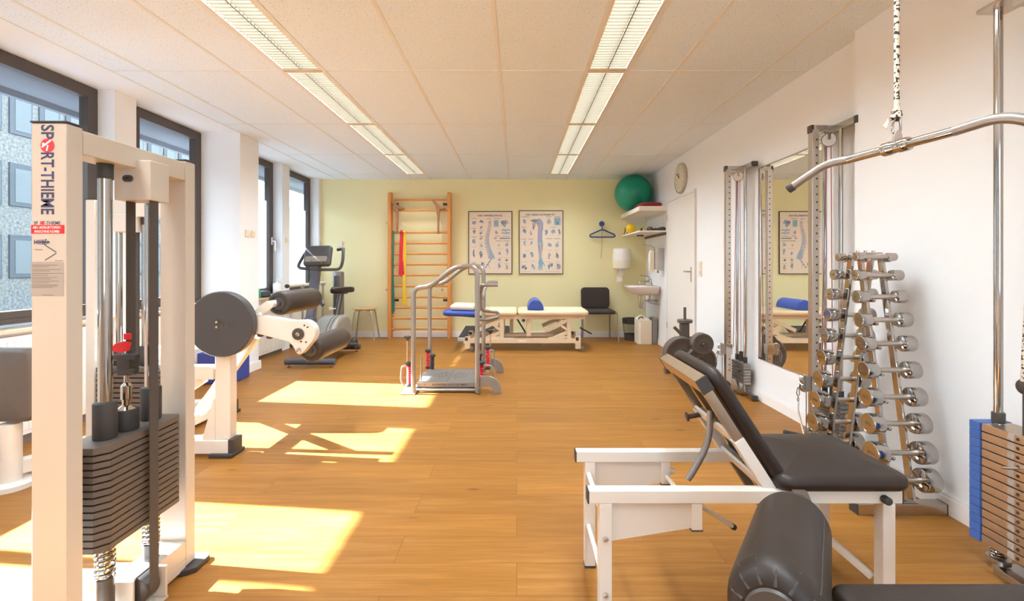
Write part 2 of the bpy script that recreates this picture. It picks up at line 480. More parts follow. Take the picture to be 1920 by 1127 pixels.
def lettering(body, name, m, parent, o, xd, yd, w=None, h=None, ext=0.0004, bold=0.0):
    cu = bpy.data.curves.new('t', 'FONT'); cu.body = body; cu.size = 1; cu.extrude = 0.0; cu.offset = bold; cu.resolution_u = 3
    to = bpy.data.objects.new('t', cu); COL.objects.link(to)
    bpy.context.view_layer.update()
    me = bpy.data.meshes.new_from_object(to.evaluated_get(bpy.context.evaluated_depsgraph_get()))
    bpy.data.objects.remove(to); bpy.data.curves.remove(cu)
    xs = [v.co.x for v in me.vertices]; ys = [v.co.y for v in me.vertices]
    cx = (min(xs) + max(xs)) / 2; cy = (min(ys) + max(ys)) / 2
    sx = w / (max(xs) - min(xs)) if w else None; sy = h / (max(ys) - min(ys)) if h else None
    sx = sx or sy; sy = sy or sx
    xd = Vector(xd); yd = Vector(yd); n = xd.cross(yd); o = Vector(o)
    org = ORG[parent.name]
    for v in me.vertices:
        v.co = o + xd * ((v.co.x - cx) * sx) + yd * ((v.co.y - cy) * sy) + n * ext - org
    me.materials.append(M[m]); me.name = name
    ob = bpy.data.objects.new(name, me); COL.objects.link(ob); ob.parent = parent
    ORG[ob.name] = org
    return ob
# ------------------------------------------------------------------ setting
YB = 7.49; YF = -2.4; XR = 2.067; XP = 1.993; ZC = 2.525
struct(MB().box(-3.36, 2.4, YF - .2, YB + .2, -0.2, 0).build('floor', 'floor', loc=(0, 0, 0)))
# walls
struct(MB().box(-3.36, 2.4, YB, YB + .2, 0, 2.9).build('wall_back', 'green_wall', loc=(0, YB, 0)))
b = MB(); b.box(-3.36, 2.4, YF - .2, YF, 0, .8); b.box(-3.36, 2.4, YF - .2, YF, 2.46, 2.9); b.box(-3.36, -.75, YF - .2, YF, .8, 2.46); b.box(1.75, 2.4, YF - .2, YF, .8, 2.46); b.box(-.75, -.45, YF - .2, YF, .8, 2.46)
struct(b.build('wall_front', 'white_wall', loc=(0, YF, 0)))
for n, x0, x1 in ((9, -.45, 1.75),):  # unseen window added behind the camera as soft cool daylight fill
    b = MB(); xm = (x0 + x1) / 2
    for a, c in ((x0, x0 + .08), (xm - .05, xm + .05), (x1 - .08, x1)): b.box(a, c, YF - .12, YF - .05, .8, 2.46, .004)
    for a, c in ((.8, .88), (2.38, 2.46)): b.box(x0, x1, YF - .12, YF - .05, a, c, .004)
    wn = struct(b.build('window_%d' % n, 'frame'))
    MB().box(x0 + .05, x1 - .05, YF - .09, YF - .084, .85, 2.42).build('window_pane', 'glass', wn)
b = MB()
b.box(XR, 2.4, 2.757, YB, 0, 2.9); b.box(XP, 2.4, YF, 2.757, 0, 2.9)
struct(b.build('wall_right', 'white_wall', loc=(XR, 0, 0)))
# left wall: parapet, lintel and the posts between the windows
XW = -3.27
b = MB()
b.box(-3.36, -3.20, YF, YB, 0, 0.72)
b.box(-3.36, XW - .02, YF, YB, 2.515, 2.9)
for x1, y0, y1 in ((-2.87, YF, -2.1), (-3.14, -.9, -.7), (-3.14, -.15, .1), (-3.14, 1.1, 1.30), (-3.14, 2.53, 2.80), (-3.14, 3.653, 3.86), (-2.87, 4.85, 5.20), (-3.15, 6.28, 6.485), (-3.14, 7.41, YB)):
    b.box(-3.36, x1, y0, y1, 0, ZC)
struct(b.build('wall_left', 'white_wall', loc=(XW, 0, 0)))
# ceiling: tiles with the luminaire slots left open, plaster margin, slab above
b = MB()
for x0, x1, y0, y1 in ((-2.87, -1.65, YF, YB), (-1.375, .5, YF, YB), (.775, 2.3, YF, YB), (-1.65, -1.375, 7.06, YB), (.5, .775, 7.06, YB), (-1.65, -1.375, YF, -.44), (.5, .775, YF, -.44)):
    b.box(x0, x1, y0, y1, ZC, ZC + .03)
b.box(-3.36, 2.4, YF, YB, 2.7, 2.9)
b.mi = 1
b.box(-3.30, -2.872, YF, YB, ZC - .004, ZC + .03)
struct(b.build('ceiling', ['tile', 'soffit_paint'], loc=(0, 0, ZC)))
b = MB()
for x in (-2.625, -2.0, -.75, -.125, 1.125, 1.75):
    b.box(x - .011, x + .011, YF, YB, ZC - .004, ZC + .002)
for x in (-1.662, -1.363, .488, .79):
    b.box(x - .013, x + .013, YF, YB, ZC - .005, ZC + .002)
b.box(-2.874, -2.868, YF, YB, ZC - .006, ZC + .002)
struct(b.build('trim_1', 'grid', loc=(0, 0, ZC)))
b = MB()
for k in range(-1, 7):
    y = 7.06 - 1.25 * k
    if y > YB: continue
    for x0, x1 in ((-2.87, -1.67), (-1.36, .48), (.80, 2.06)):
        b.box(x0, x1, y - .005, y + .005, ZC - .003, ZC + .002)
struct(b.build('trim_2', 'grid', loc=(0, 0, ZC)))
# skirting boards
def skirt(name, x0, x1, y0, y1):
    b = MB(); b.box(x0, x1, y0, y1, 0, .078, .002)
    ix = .004 if x1 - x0 < .1 else 0; iy = .004 if y1 - y0 < .1 else 0
    b.box(x0 + ix, x1 - ix, y0 + iy, y1 - iy, .078, .094, .003)
    return struct(b.build(name, 'trim'))
skirt('baseboard_back', -3.13, 2.05, YB - .016, YB)
skirt('baseboard_right', XR - .016, XR, 2.757, 5.38)
skirt('baseboard_right_far', XR - .016, XR, 6.42, YB - .016)
skirt('baseboard_right_near', XP - .016, XP, YF, 2.757)
skirt('baseboard_left', -2.87, -2.85, 4.83, 5.22)
skirt('baseboard_left_front', -3.10, -2.85, 4.83, 4.85)

# windows
def window(n, y0, y1, glass_rects, members, frost=False):
    root = struct(MB_frame(y0, y1, members).build('window_%d' % n, 'frame', loc=(XW, (y0 + y1) / 2, .77)))
    g = MB()
    for a, c in glass_rects: g.box(XW - .035, XW - .029, a, c, .8, 2.47)
    g.build('window_pane', 'glass', root)
    if frost:
        f = MB()
        for a, c in glass_rects: f.face([(XW - .04, a, .86), (XW - .04, c, .86), (XW - .04, c, 2.0), (XW - .04, a, 2.0)])
        f.build('privacy_film', 'frost', root)
    return root
def MB_frame(y0, y1, members):
    b = MB()
    b.box(XW - .07, XW + .0, y0, y1, .765, .85, .006)
    b.box(XW - .07, XW + .0, y0, y1, 2.43, 2.515, .006)
    for a, c in members: b.box(XW - .07, XW, a, c, .84, 2.44, .005)
    b.box(XW - .05, XW + .012, y0 + .0, y1, .765, .80, .004)
    return b
window(1, 2.80, 3.653, [(2.88, 3.575)], [(2.80, 2.89), (3.565, 3.653)])
window(2, 3.86, 4.85, [(4.05, 4.77)], [(3.86, 4.06), (4.765, 4.85)])
w3 = window(3, 5.20, 6.28, [(5.28, 6.2)], [(5.20, 5.29), (6.185, 6.28)], True)
window(4, 6.485, 7.41, [(6.56, 7.33)], [(6.485, 6.57), (7.325, 7.41)], True)
window(5, 1.30, 2.53, [(1.38, 1.95), (2.015, 2.465)], [(1.30, 1.39), (1.945, 2.02), (2.46, 2.53)])
window(6, .1, 1.1, [(.18, 1.02)], [(.1, .19), (1.01, 1.1)])  # this and the next two windows are unseen, added for more daylight
window(7, -.7, -.15, [(-.62, -.23)], [(-.7, -.61), (-.24, -.15)])
window(8, -2.1, -.9, [(-2.02, -.98)], [(-2.1, -2.01), (-.99, -.9)])
h = MB(); h.box(XW, XW + .02, 6.215, 6.245, 1.42, 1.52, .004); h.cyl((XW + .01, 6.23, 1.47), (XW + .055, 6.23, 1.47), .01); h.beam((XW + .055, 6.23, 1.475), (XW + .055, 6.23, 1.34), .018, .014, .003)
h.build('window_handle', 'brushed', w3)
# window boards and convector covers below
b = MB()
for y0, y1 in ((.1, 1.1), (1.3, 2.53), (2.80, 3.653), (3.86, 4.85), (5.20, 6.28), (6.485, 7.41)):
    b.box(-3.30, -3.13, y0, y1, .722, .744, .003)
struct(b.build('trim_3', 'sill'))
def convector(n, y0, y1, x, z0, z1, label):
    t = thing('radiator', (x, (y0 + y1) / 2, 0), label, 'radiator')
    c = MB(); c.box(-3.198, x - .012, y0, y1, z0, z1, .004)
    c.build('casing', 'radiator', t)
    f = MB()
    k = int((y1 - y0) / .045)
    f.box(x - .012, x - .006, y0 + .002, y1 - .002, z0 + .002, z1 - .002)
    for i in range(k):
        y = y0 + .02 + i * (y1 - y0 - .04) / k
        f.box(x - .008, x, y + .006, y + .036, z0 + .03, z1 - .03, .0025)
    f.build('ribbed_front', 'radiator', t)
    p = MB(); p.box(-3.19, x - .03, y0 + .04, y1 - .04, 0, z0)
    p.build('plinth', 'grey_metal', t)
    return t
convector(1, 2.82, 3.63, -3.145, .06, .70, 'white radiator casing under the window behind the grey backrest')
convector(4, 1.32, 2.51, -3.145, .06, .70, 'white radiator casing under the window beside the cream weight machine')
convector(2, 3.88, 4.83, -3.145, .06, .70, 'white radiator casing under the window beside the wide white pillar')
convector(3, 5.30, 6.26, -3.10, .05, .62, 'cream ribbed radiator under the frosted window next to the wide pillar')
convector(5, 6.52, 7.36, -3.10, .05, .62, 'cream ribbed radiator under the frosted window at the lime wall')
t = tag(MB().box(-3.145, -3.137, 3.87 , 3.95, .60, .68, .004).build('wall_socket', 'white_plastic'), 'white socket on the radiator casing just below the window board', 'socket')
# outside: projecting soffit, facade over the street
b = MB(); b.box(-3.80, -3.34, YF, 20, 2.47, 2.9); b.box(-3.84, -3.79, YF, 20, 2.42, 3.1)
struct(b.build('exterior_soffit', 'concrete'))
struct(MB().box(-40, -3.37, -20, 60, -.7, -.6).build('exterior_ground', 'street'))
b = MB(); b.box(-21, -20, -60, 34, -.6, 8.3)  # lengthened out of view past the camera to cut off open sky
fac = struct(b.build('exterior_facade', 'facade', loc=(-20, 18, -.6)))
for r in range(3):
    zt = 2.37 + 2.86 * r
    for k in range(17):
        y = 13.8 + 1.15 * k
        fw = MB().box(-20.02, -19.94, y, y + .88, zt - 1.72, zt, .02).build('facade_window', 'facade_frame', fac)
        MB().box(-19.96, -19.93, y + .2, y + .8, zt - 1.55, zt - .22).build('window_pane', 'facade_pane', fw)

# door on the right wall
b = MB()
b.box(XR - .02, XR + .0, 5.40, 6.36, 0, 2.0, .002)
d = struct(b.build('door_1', 'door', loc=(XR, 5.88, 0)))
c = MB()
c.box(XR - .026, XR, 5.375, 5.402, 0, 2.03, .003); c.box(XR - .026, XR, 6.358, 6.385, 0, 2.03, .003); c.box(XR - .026, XR, 5.40, 6.36, 2.0, 2.03, .003)
c.build('door_frame', 'door', d)
h = MB(); h.box(XR - .028, XR - .02, 5.47, 5.505, .95, 1.13, .003); h.cyl((XR - .02, 5.487, 1.075), (XR - .07, 5.487, 1.075), .009); h.sweep([(XR - .066, 5.485, 1.075), (XR - .066, 5.60, 1.075)], .009)
h.build('door_handle', 'brushed', d)
h = MB()
for z in (.3, 1.75): h.cyl((XR - .03, 6.352, z), (XR - .03, 6.352, z + .08), .006, 10)
h.build('door_hinge', 'brushed', d)
t = thing('light_switch', (XR, 5.25, 1.0), 'cream double switch plate on the wall beside the door', 'switch')
MB().box(XR - .01, XR, 5.215, 5.29, 1.02, 1.19, .003).build('plate', 'cream_plastic', t)
b = MB(); b.box(XR - .016, XR - .009, 5.225, 5.28, 1.115, 1.175, .003); b.build('rocker', 'cream_plastic', t)
b = MB(); b.lathe([(.022, 0), (.022, .005), (.019, .005), (.017, .001)], (XR - .009, 5.252, 1.065), (-1, 0, 0)); b.build('socket', 'cream_plastic', t)

# ceiling luminaires
ROW = ['nearest the lime wall', 'second from the lime wall', 'third from the lime wall', 'fourth from the lime wall', 'fifth from the lime wall', 'farthest from the lime wall']
for side, x0, x1 in (('window-side', -1.65, -1.375), ('door-side', .5, .775)):
    for k in range(6):
        y1 = 7.06 - 1.25 * k - .012; y0 = y1 - 1.226
        t = thing('ceiling_light', ((x0 + x1) / 2, (y0 + y1) / 2, ZC), 'lit recessed louvred light of the %s ceiling row, %s' % (side, ROW[k]), 'ceiling light', 'recessed lights in two ceiling rows')
        b = MB()
        b.box(x0 + .002, x0 + .012, y0, y1, ZC - .004, 2.62); b.box(x1 - .012, x1 - .002, y0, y1, ZC - .004, 2.62)
        b.box(x0 + .012, x1 - .012, y0, y0 + .022, ZC - .004, 2.62); b.box(x0 + .012, x1 - .012, y1 - .022, y1, ZC - .004, 2.62)
        b.box(x0 + .002, x1 - .002, y0, y1, 2.62, 2.63)
        b.build('housing', 'lamp_white', t)
        xm = (x0 + x1) / 2
        MB().box(xm - .003, xm + .003, y0 + .022, y1 - .022, ZC - .003, 2.62).build('divider', 'divider', t)
        lv = MB()
        for a, c in ((x0 + .0125, xm - .0035), (xm + .0035, x1 - .0125)):
            MB().box(a, c, y0 + .023, y1 - .023, ZC + .0215, ZC + .027).build('luminous_panel', 'lamp', t)
            for i in range(0, 33):
                y = y0 + .024 + i * (y1 - y0 - .048) / 32
                lv.prism([(y - .0012, ZC - .003), (y + .0012, ZC - .003), (y + .0012, ZC + .020), (y - .0012, ZC + .020)], 'yz', a, c)
        lv.build('louvre', 'louvre', t)
# ------------------------------------------------------------------ foreground weight machine (left)
def coil(b, c, r, h, turns, wr, n=7):
    pts = [(c[0] + r * math.cos(a), c[1] + r * math.sin(a), c[2] + h * a / (2 * PI * turns)) for a in [2 * PI * turns * i / (turns * 14) for i in range(turns * 14 + 1)]]
    b.sweep(pts, wr, n)

A = thing('adductor_machine', (-1.285, 1.54, 0), 'cream weight machine with black plate stack and navy lettering on its near column', 'exercise machine')
MB().box(-1.333, -1.235, 1.282, 1.334, .02, 1.537, .006).build('column', 'cream', A)
MB().box(-1.333, -1.235, 1.746, 1.798, .02, 1.537, .006).build('column', 'cream', A)
for y0, y1 in ((1.282, 1.334), (1.746, 1.798)):
    MB().box(-1.334, -1.234, y0 - .001, y1 + .001, 1.537, 1.542, .001).build('column_cap', 'rubber', A)
b = MB(); b.box(-1.325, -1.237, 1.334, 1.746, 1.462, 1.53, .004)
for y in (1.40, 1.62): b.cyl((-1.28, y, 1.53), (-1.28, y, 1.534), .012, 12)
b.build('top_beam', 'cream', A)
b = MB(); b.box(-1.31, -1.19, 1.52, 1.603, 1.358, 1.488, .004); b.build('pulley_housing', 'cream', A)
b = MB(); b.pad(.017, .011, .008, .011, .004, .001, frame((-1.262, 1.521, 1.428), (1, 0, .0), (0, 0, 1))); b.build('axle_plug', 'rubber', A)
for y in (1.46, 1.643):
    r = MB().cyl((-1.285, y, .06), (-1.285, y, 1.462), .0185, 24).build('guide_rod', 'chrome', A)
    MB().cyl((-1.285, y, 1.415), (-1.285, y, 1.4625), .0215, 24).build('rod_collar', 'rubber', A)
    MB().cyl((-1.285, y, .605), (-1.285, y, .72), .031, 28, .004).build('plate_bushing', 'rubber', A)
    s = MB(); coil(s, (-1.285, y, .172), .022, .12, 8, .0055); s.build('buffer_spring', 'chrome', A)
    MB().cyl((-1.285, y, .05), (-1.285, y, .172), .024, 24).build('buffer_post', 'plastic', A)
ch = .028
for i in range(15):
    z = .295 + i * .0208
    poly = [(-1.352, 1.374), (-1.217 - ch, 1.374), (-1.217, 1.374 + ch), (-1.217, 1.70 - ch * .5), (-1.217 - ch * .5, 1.70), (-1.352, 1.70)]
    p = MB().prism(poly, 'xy', z, z + (.0155 if i < 14 else .02)).build('weight_plate', 'stack', A)
b = MB(); b.cyl((-1.285, 1.54, .606), (-1.285, 1.54, .675), .034, 28, .004); b.build('stack_hub', 'rubber', A)
b = MB(); b.lathe([(.028, 0), (.02, .006), (.012, .012), (.012, .03), (.016, .032), (.016, .075), (.012, .08), (.007, .085), (.007, .11)], (-1.285, 1.54, .675)); b.build('coupling', 'chrome', A)
b = MB(); b.box(-1.305, -1.26, 1.52, 1.565, .785, .855, .008); b.cyl((-1.315, 1.53, .845), (-1.24, 1.53, .845), .011, 14, .003); b.cyl((-1.31, 1.53, .80), (-1.245, 1.53, .80), .011, 14, .003); b.build('belt_clamp', 'rubber', A)
b = MB(); b.prism([(-1.317, .872), (-1.29, .862), (-1.26, .868), (-1.252, .895), (-1.275, .9), (-1.30, .892)], 'xz', 1.512, 1.522, .002); b.box(-1.272, -1.252, 1.512, 1.522, .905, .925, .002); b.build('clip_plate', 'red', A)
b = MB(); b.box(-1.290, -1.2865, 1.543, 1.579, .85, 1.40); b.build('belt', 'belt', A)
b = MB(); b.hexa([(-1.2025, 1.53, .08), (-1.203, 1.53, 1.40), (-1.2025, 1.566, .08), (-1.203, 1.566, 1.40), (-1.199, 1.53, .08), (-1.1995, 1.53, 1.40), (-1.199, 1.566, .08), (-1.1995, 1.566, 1.40)])
b.build('belt', 'belt', A)
b = MB(); b.box(-1.333, -1.235, 1.334, 1.746, .015, .05, .003); b.box(-1.333, -1.235, 1.60, 1.746, .05, .118, .003); b.build('base_beam', 'cream', A)
b = MB(); b.box(-1.375, -1.232, 1.50, 1.51, .02, .13, .003); b.box(-1.375, -1.24, 1.51, 1.60, .12, .13, .002); b.box(-1.30, -1.192, 1.588, 1.598, .02, .125, .003); b.box(-1.30, -1.192, 1.51, 1.6, .012, .02); b.build('lower_pulley_bracket', 'cream', A)
b = MB(); b.cyl((-1.25, 1.522, .08), (-1.25, 1.578, .08), .048, 32, .004); b.build('lower_pulley', 'plastic', A)
b = MB(); b.pad(.013, .009, .008, .009, .003, .001, frame((-1.31, 1.501, .075), (1, 0, .3), (-.3, 0, 1))); b.build('axle_plug', 'rubber', A)
for y0, y1 in ((1.27, 1.346), (1.715, 1.84)):
    b = MB(); b.prism([(x, y) for x, y in ((-1.36, y0), (-1.235, y0), (-1.195, y0 + .03), (-1.195, y1 - .02), (-1.21, y1), (-1.36, y1))], 'xy', 0, .02, .004); b.build('foot', 'rubber', A)
b = MB(); b.box(-2.1, -1.37, 1.46, 1.70, .03, .045, .002); b.box(-2.1, -1.37, 1.46, 1.466, 0, .03)
for x in (-2.0, -1.5): b.box(x - .03, x + .03, 1.5, 1.68, 0, .03)
b.build('checker_plate_step', 'diamond', A)
# lettering on the near column (reads downwards)
yc = 1.282
def down(body, z0, z1, name, bold=.022, hh=.036, x=-1.286):
    lettering(body, name, 'logo_navy', A, (x, yc, (z0 + z1) / 2), (0, 0, -1), (1, 0, 0), w=abs(z1 - z0), h=hh, bold=bold)
zz = lambda py: 1.145 - (py - 498) * 1.282 / 877
down('SP', zz(234), zz(261), 'lettering'); down('RT-THIEME', zz(286), zz(402), 'lettering')
b = MB(); b.lathe([(.019, 0), (.019, .0006)], (-1.286, yc - .0002, zz(273)), (0, -1, 0), 32); lg = b.build('logo_ball', 'logo_red', A)
b = MB(); b.lathe([(.0035, 0), (.0035, .0004)], (-1.297, yc - .0008, zz(270)), (0, -1, 0), 16); b.beam((-1.301, yc - .001, zz(276)), (-1.276, yc - .001, zz(263)), .0003, .005, up=(0, 0, 1)); b.beam((-1.288, yc - .001, zz(283)), (-1.284, yc - .001, zz(272)), .0003, .004, up=(1, 0, 0)); b.build('logo_figure', 'label_white', A)
lettering('SP  RT-THIEME', 'label_heading', 'logo_navy', A, (-1.287, yc, zz(418)), (1, 0, 0), (0, 0, 1), w=.073, h=.009, bold=.02)
b = MB(); b.lathe([(.0048, 0), (.0048, .0006)], (-1.3, yc - .0002, zz(418)), (0, -1, 0), 20); b.build('label_logo', 'logo_red', A)
MB().box(-1.331, -1.240, yc - .0006, yc, zz(438), zz(422)).build('red_label', 'red', A)
lettering('AB-/ ADDUKTOREN-', 'label_text', 'label_white', A, (-1.287, yc - .0006, zz(426.5)), (1, 0, 0), (0, 0, 1), w=.078, h=.0072, bold=.02)
lettering('MASCHINE KOMBI', 'label_text', 'label_white', A, (-1.287, yc - .0006, zz(434)), (1, 0, 0), (0, 0, 1), w=.068, h=.0072, bold=.02)
def diagram():
    b = MB()
    for cx, cz, ang in ((-1.302, zz(454), 0),):
        ca, sa = math.cos(ang), math.sin(ang)
        def q(u, v): return (cx + u * ca - v * sa, yc - .0005, cz + u * sa + v * ca)
        for (u0, v0, u1, v1, wd) in ((-.018, 0, .018, 0, .004), (-.014, .004, .014, .006, .0015), (-.014, -.004, .014, -.006, .0015), (.008, -.009, .012, .009, .0012), (-.02, -.006, -.02, .006, .0012), (.016, .004, .022, 0, .0015), (.016, -.004, .022, 0, .0015)):
            b.beam(q(u0, v0), q(u1, v1), .0006, wd, up=(-sa, 0, ca) if abs(v1 - v0) < .008 else (ca, 0, sa))
        b.lathe([(.0035, 0), (.0035, .0007)], q(.004, 0), (0, -1, 0), 12)
    b.beam((-1.293, yc - .0005, zz(488)), (-1.262, yc - .0005, zz(475)), .0006, .002, up=(1, 0, 1)); b.beam((-1.262, yc - .0005, zz(473)), (-1.292, yc - .0005, zz(460)), .0006, .002, up=(1, 0, -1))
    for x, py in ((-1.31, 468), (-1.255, 489)): b.box(x - .011, x + .011, yc - .0005, yc, zz(py) - .0006, zz(py) + .0006)
    return b
diagram().build('exercise_diagram', 'logo_navy', A)
MB().box(-1.331, -1.241, yc - .0005, yc, zz(555), zz(491)).build('instruction_label', 'label_grey', A)
b = MB()
for py, x1 in ((497, -1.258), (500, -1.282), (505, -1.248), (508, -1.28), (512.5, -1.242), (516, -1.285), (520, -1.258), (523, -1.276), (527, -1.254), (530, -1.283), (534, -1.258), (536.5, -1.26), (539, -1.272)):
    b.box(-1.328, x1, yc - .0009, yc - .0004, zz(py) - .0005, zz(py) + .0005)
b.box(-1.302, -1.27, yc - .0009, yc - .0004, zz(553) - .0005, zz(553) + .0005)
b.build('instruction_lines', 'ink_text', A)

# ------------------------------------------------------------------ leg curl machine behind it
B_ = thing('leg_curl_machine', (-2.0, 2.85, 0), 'white leg curl machine with dark round cam disc and two black rollers', 'exercise machine')
for x0 in (-2.51, -2.02):
    MB().box(x0, x0 + .053, 2.72, 2.82, .10, 1.53, .006).build('column', 'white_metal', B_)
    MB().box(x0 - .001, x0 + .054, 2.719, 2.821, 1.53, 1.536).build('column_cap', 'rubber', B_)
b = MB(); b.box(-2.457, -2.02, 2.73, 2.81, 1.43, 1.525, .004); b.build('top_beam', 'white_metal', B_)
b = MB(); b.box(-2.33, -2.22, 2.70, 2.80, 1.34, 1.44, .004); b.build('pulley_housing', 'white_metal', B_)
for x in (-2.355, -2.20):
    MB().cyl((x, 2.77, .1), (x, 2.77, 1.43), .0175, 20).build('guide_rod', 'chrome', B_)
    MB().cyl((x, 2.77, 1.385), (x, 2.77, 1.431), .021, 20).build('rod_collar', 'rubber', B_)
    MB().cyl((x, 2.77, .556), (x, 2.77, .67), .027, 20, .003).build('plate_bushing', 'rubber', B_)
for i in range(11):
    z = .24 + i * .0288
    MB().prism([(-2.43, 2.70), (-2.07, 2.70), (-2.07, 2.83), (-2.43, 2.83)], 'xy', z, z + (.0215 if i < 10 else .027)).build('weight_plate', 'stack', B_)
MB().box(-2.27, -2.234, 2.765, 2.77, .556, 1.36).build('belt', 'belt', B_)
b = MB()
b.box(-2.66, -1.72, 2.79, 2.89, .02, .10, .006)
b.box(-2.66, -2.20, 3.56, 3.66, .02, .10, .006)
b.box(-2.35, -2.25, 2.89, 3.56, .025, .095, .005)
b.build('base_frame', 'white_metal', B_)
for x0, x1, y0, y1 in ((-1.83, -1.69, 2.77, 2.91), (-2.28, -2.17, 3.54, 3.68)):
    b = MB(); b.box(x0, x1, y0, y1, 0, .024, .005); b.box(x1 - .035, x1 - .005, y0 + .02, y1 - .02, .02, .105, .004); b.build('foot', 'rubber', B_)
b = MB(); b.box(-1.815, -1.722, 2.81, 2.88, .10, .72, .006)
b.prism([(-1.89, .10), (-1.812, .10), (-1.812, .34), (-1.822, .34)], 'xz', 2.805, 2.875, .003)
b.build('post', 'white_metal', B_)
b = MB(); b.beam((-2.25, 3.61, .1), (-2.25, 3.61, .62), .08, .08, .005); b.beam((-2.22, 3.60, .14), (-1.80, 2.95, .60), .06, .06, .004); b.beam((-2.46, 2.84, .50), (-1.82, 2.84, .50), .07, .08, .005); b.beam((-2.42, 2.84, .12), (-1.90, 2.84, .46), .05, .05, .004); b.beam((-2.25, 3.61, .60), (-2.25, 2.9, .60), .07, .07, .005); b.beam((-1.65, 2.95, .70), (-2.0, 2.95, .22), .05, .06, .004)
b.build('seat_frame', 'white_metal', B_)
b = MB(); b.pad(.26, .16, .07, .06, .03, .008, frame((-2.08, 3.45, .655), (1, 0, 0), (0, 1, 0))); b.build('seat', 'vinyl', B_)
cx, cz = -1.757, .796
b = MB(); b.lathe([(.185, 0), (.195, .008), (.195, .05), (.188, .056), (.0, .056)], (cx, 2.825, cz), (0, -1, 0), 64)
b.lathe([(.185, 0), (0, 0.0001)], (cx, 2.825, cz), (0, 1, 0), 64)
b.build('cam_disc', 'dark_grey', B_)
b = MB(); b.lathe([(.033, 0), (.033, .002), (.031, .003), (.029, .002)], (cx - .01, 2.769, cz), (0, -1, 0), 32); b.build('disc_boss', 'plastic', B_)
b = MB(); b.lathe([(.021, 0), (.021, .0015), (.019, .002), (.018, .001)], (cx + .068, 2.769, cz - .003), (0, -1, 0), 28); b.build('disc_stop', 'plastic', B_)
for dz in (.014, -.016):
    MB().cyl((cx - .015, 2.768, cz + dz), (cx - .015, 2.758, cz + dz), .0085, 14, .002).build('disc_bolt', 'chrome', B_)
ax, az = -1.322, .731
poly = [(-1.66, .862), (-1.53, .838), (-1.36, .802)]
poly += [(-1.296 + .076 * math.cos(a), .737 + .076 * math.sin(a)) for a in [math.radians(v) for v in range(105, -46, -12)]]
poly += [(-1.292, .622), (-1.305, .608), (-1.325, .606), (-1.340, .622), (-1.352, .665), (-1.375, .69), (-1.66, .752)]
b = MB(); b.prism(poly, 'xz', 2.83, 2.90, .006); b.build('arm', 'white_metal', B_)
b = MB(); b.lathe([(.036, 0), (.036, .006), (.033, .009), (0, .009)], (ax, 2.83, az), (0, -1, 0), 32); b.build('arm_pivot', 'plastic', B_)
b = MB(); b.lathe([(.012, 0), (.012, .004), (0, .006)], (ax, 2.822, az), (0, -1, 0), 20); b.build('pivot_bolt', 'chrome', B_)
b = MB(); b.cyl((-1.318, 2.83, .632), (-1.318, 2.815, .632), .014, 20, .003); b.build('roller_bolt', 'chrome', B_)
b = MB()
for x, z in ((-1.285, .783), (-1.265, .772), (-1.305, .685), (-1.275, .682)): b.cyl((x, 2.832, z), (x, 2.828, z), .0055, 10)
b.build('pin_holes', 'rubber', B_)
b = MB()
for x, z in ((-1.56, .727), (-1.505, .715)): b.lathe([(.02, 0), (.018, -.012), (.008, -.016)], (x, 2.85, z), (0, 0, 1), 16)
b.build('stop_bumper', 'rubber', B_)
def roller(cx_, cz_, y0, y1, r, parent):
    L_ = y1 - y0
    b = MB(); b.lathe([(.03, .004), (r * .8, 0), (r * .94, .008), (r, .028), (r, L_ - .03), (r * .94, L_ - .008), (r * .8, L_), (.02, L_)], (cx_, y0, cz_), (0, 1, 0), 40)
    o = b.build('roller_pad', 'vinyl_brown', parent, 60)
    b = MB()
    for k in range(22):
        a = 2 * PI * k / 22
        u, v = math.cos(a), math.sin(a)
        b.beam((cx_ + u * r * .6, y0 - .001, cz_ + v * r * .6), (cx_ + u * r * .95, y0 + .010, cz_ + v * r * .95), .004, .006)
    b.build('gathers', 'rubber', o)
    b = MB(); b.lathe([(r * .52, .0), (r * .52, -.006), (r * .25, -.01), (r * .25, -.03), (0, -.03)], (cx_, y0 + .004, cz_), (0, 1, 0), 28); b.build('end_disc', 'plastic', o)
    return o
roller(-1.495, .907, 2.935, 3.43, .076, B_)
roller(-1.30, .612, 2.945, 3.46, .078, B_)
b = MB(); b.beam((-1.60, 2.87, .845), (-1.512, 2.87, .91), .03, .05, .004); b.box(-1.66, -1.54, 2.83, 2.91, .838, .85, .002); b.cyl((-1.512, 2.86, .908), (-1.512, 2.94, .908), .022, 20)
for x in (-1.63, -1.57): b.cyl((x, 2.85, .85), (x, 2.85, .862), .011, 12)
b.build('roller_bracket', 'white_metal', B_)
# backrest on its own post
b = MB(); b.pad(.30, .19, .07, .05, .025, .01, frame((-2.785, 2.46, .53), (1, 0, 0), (0, 0, 1))); b.build('backrest', 'vinyl_grey', B_)
b = MB(); b.beam((-2.85, 2.44, .345), (-2.40, 2.52, .36), .06, .02, .003); b.cyl((-2.62, 2.42, .0), (-2.62, 2.42, .33), .045, 28, .004); b.build('backrest_post', 'white_metal', B_)
b = MB(); b.lathe([(.10, 0), (.10, .025), (.085, .032), (.045, .034)], (-2.62, 2.42, 0)); b.build('post_base', 'white_metal', B_)
b = MB(); b.beam((-2.62, 2.46, .09), (-2.40, 2.83, .09), .07, .07, .004); b.build('floor_beam', 'white_metal', B_)
t = tag(MB().box(-3.08, -2.75, 4.50, 4.82, 0, .30, .012).build('foam_block', 'blue_foam'), 'blue foam block on the floor in front of the wide white pillar', 'foam block')
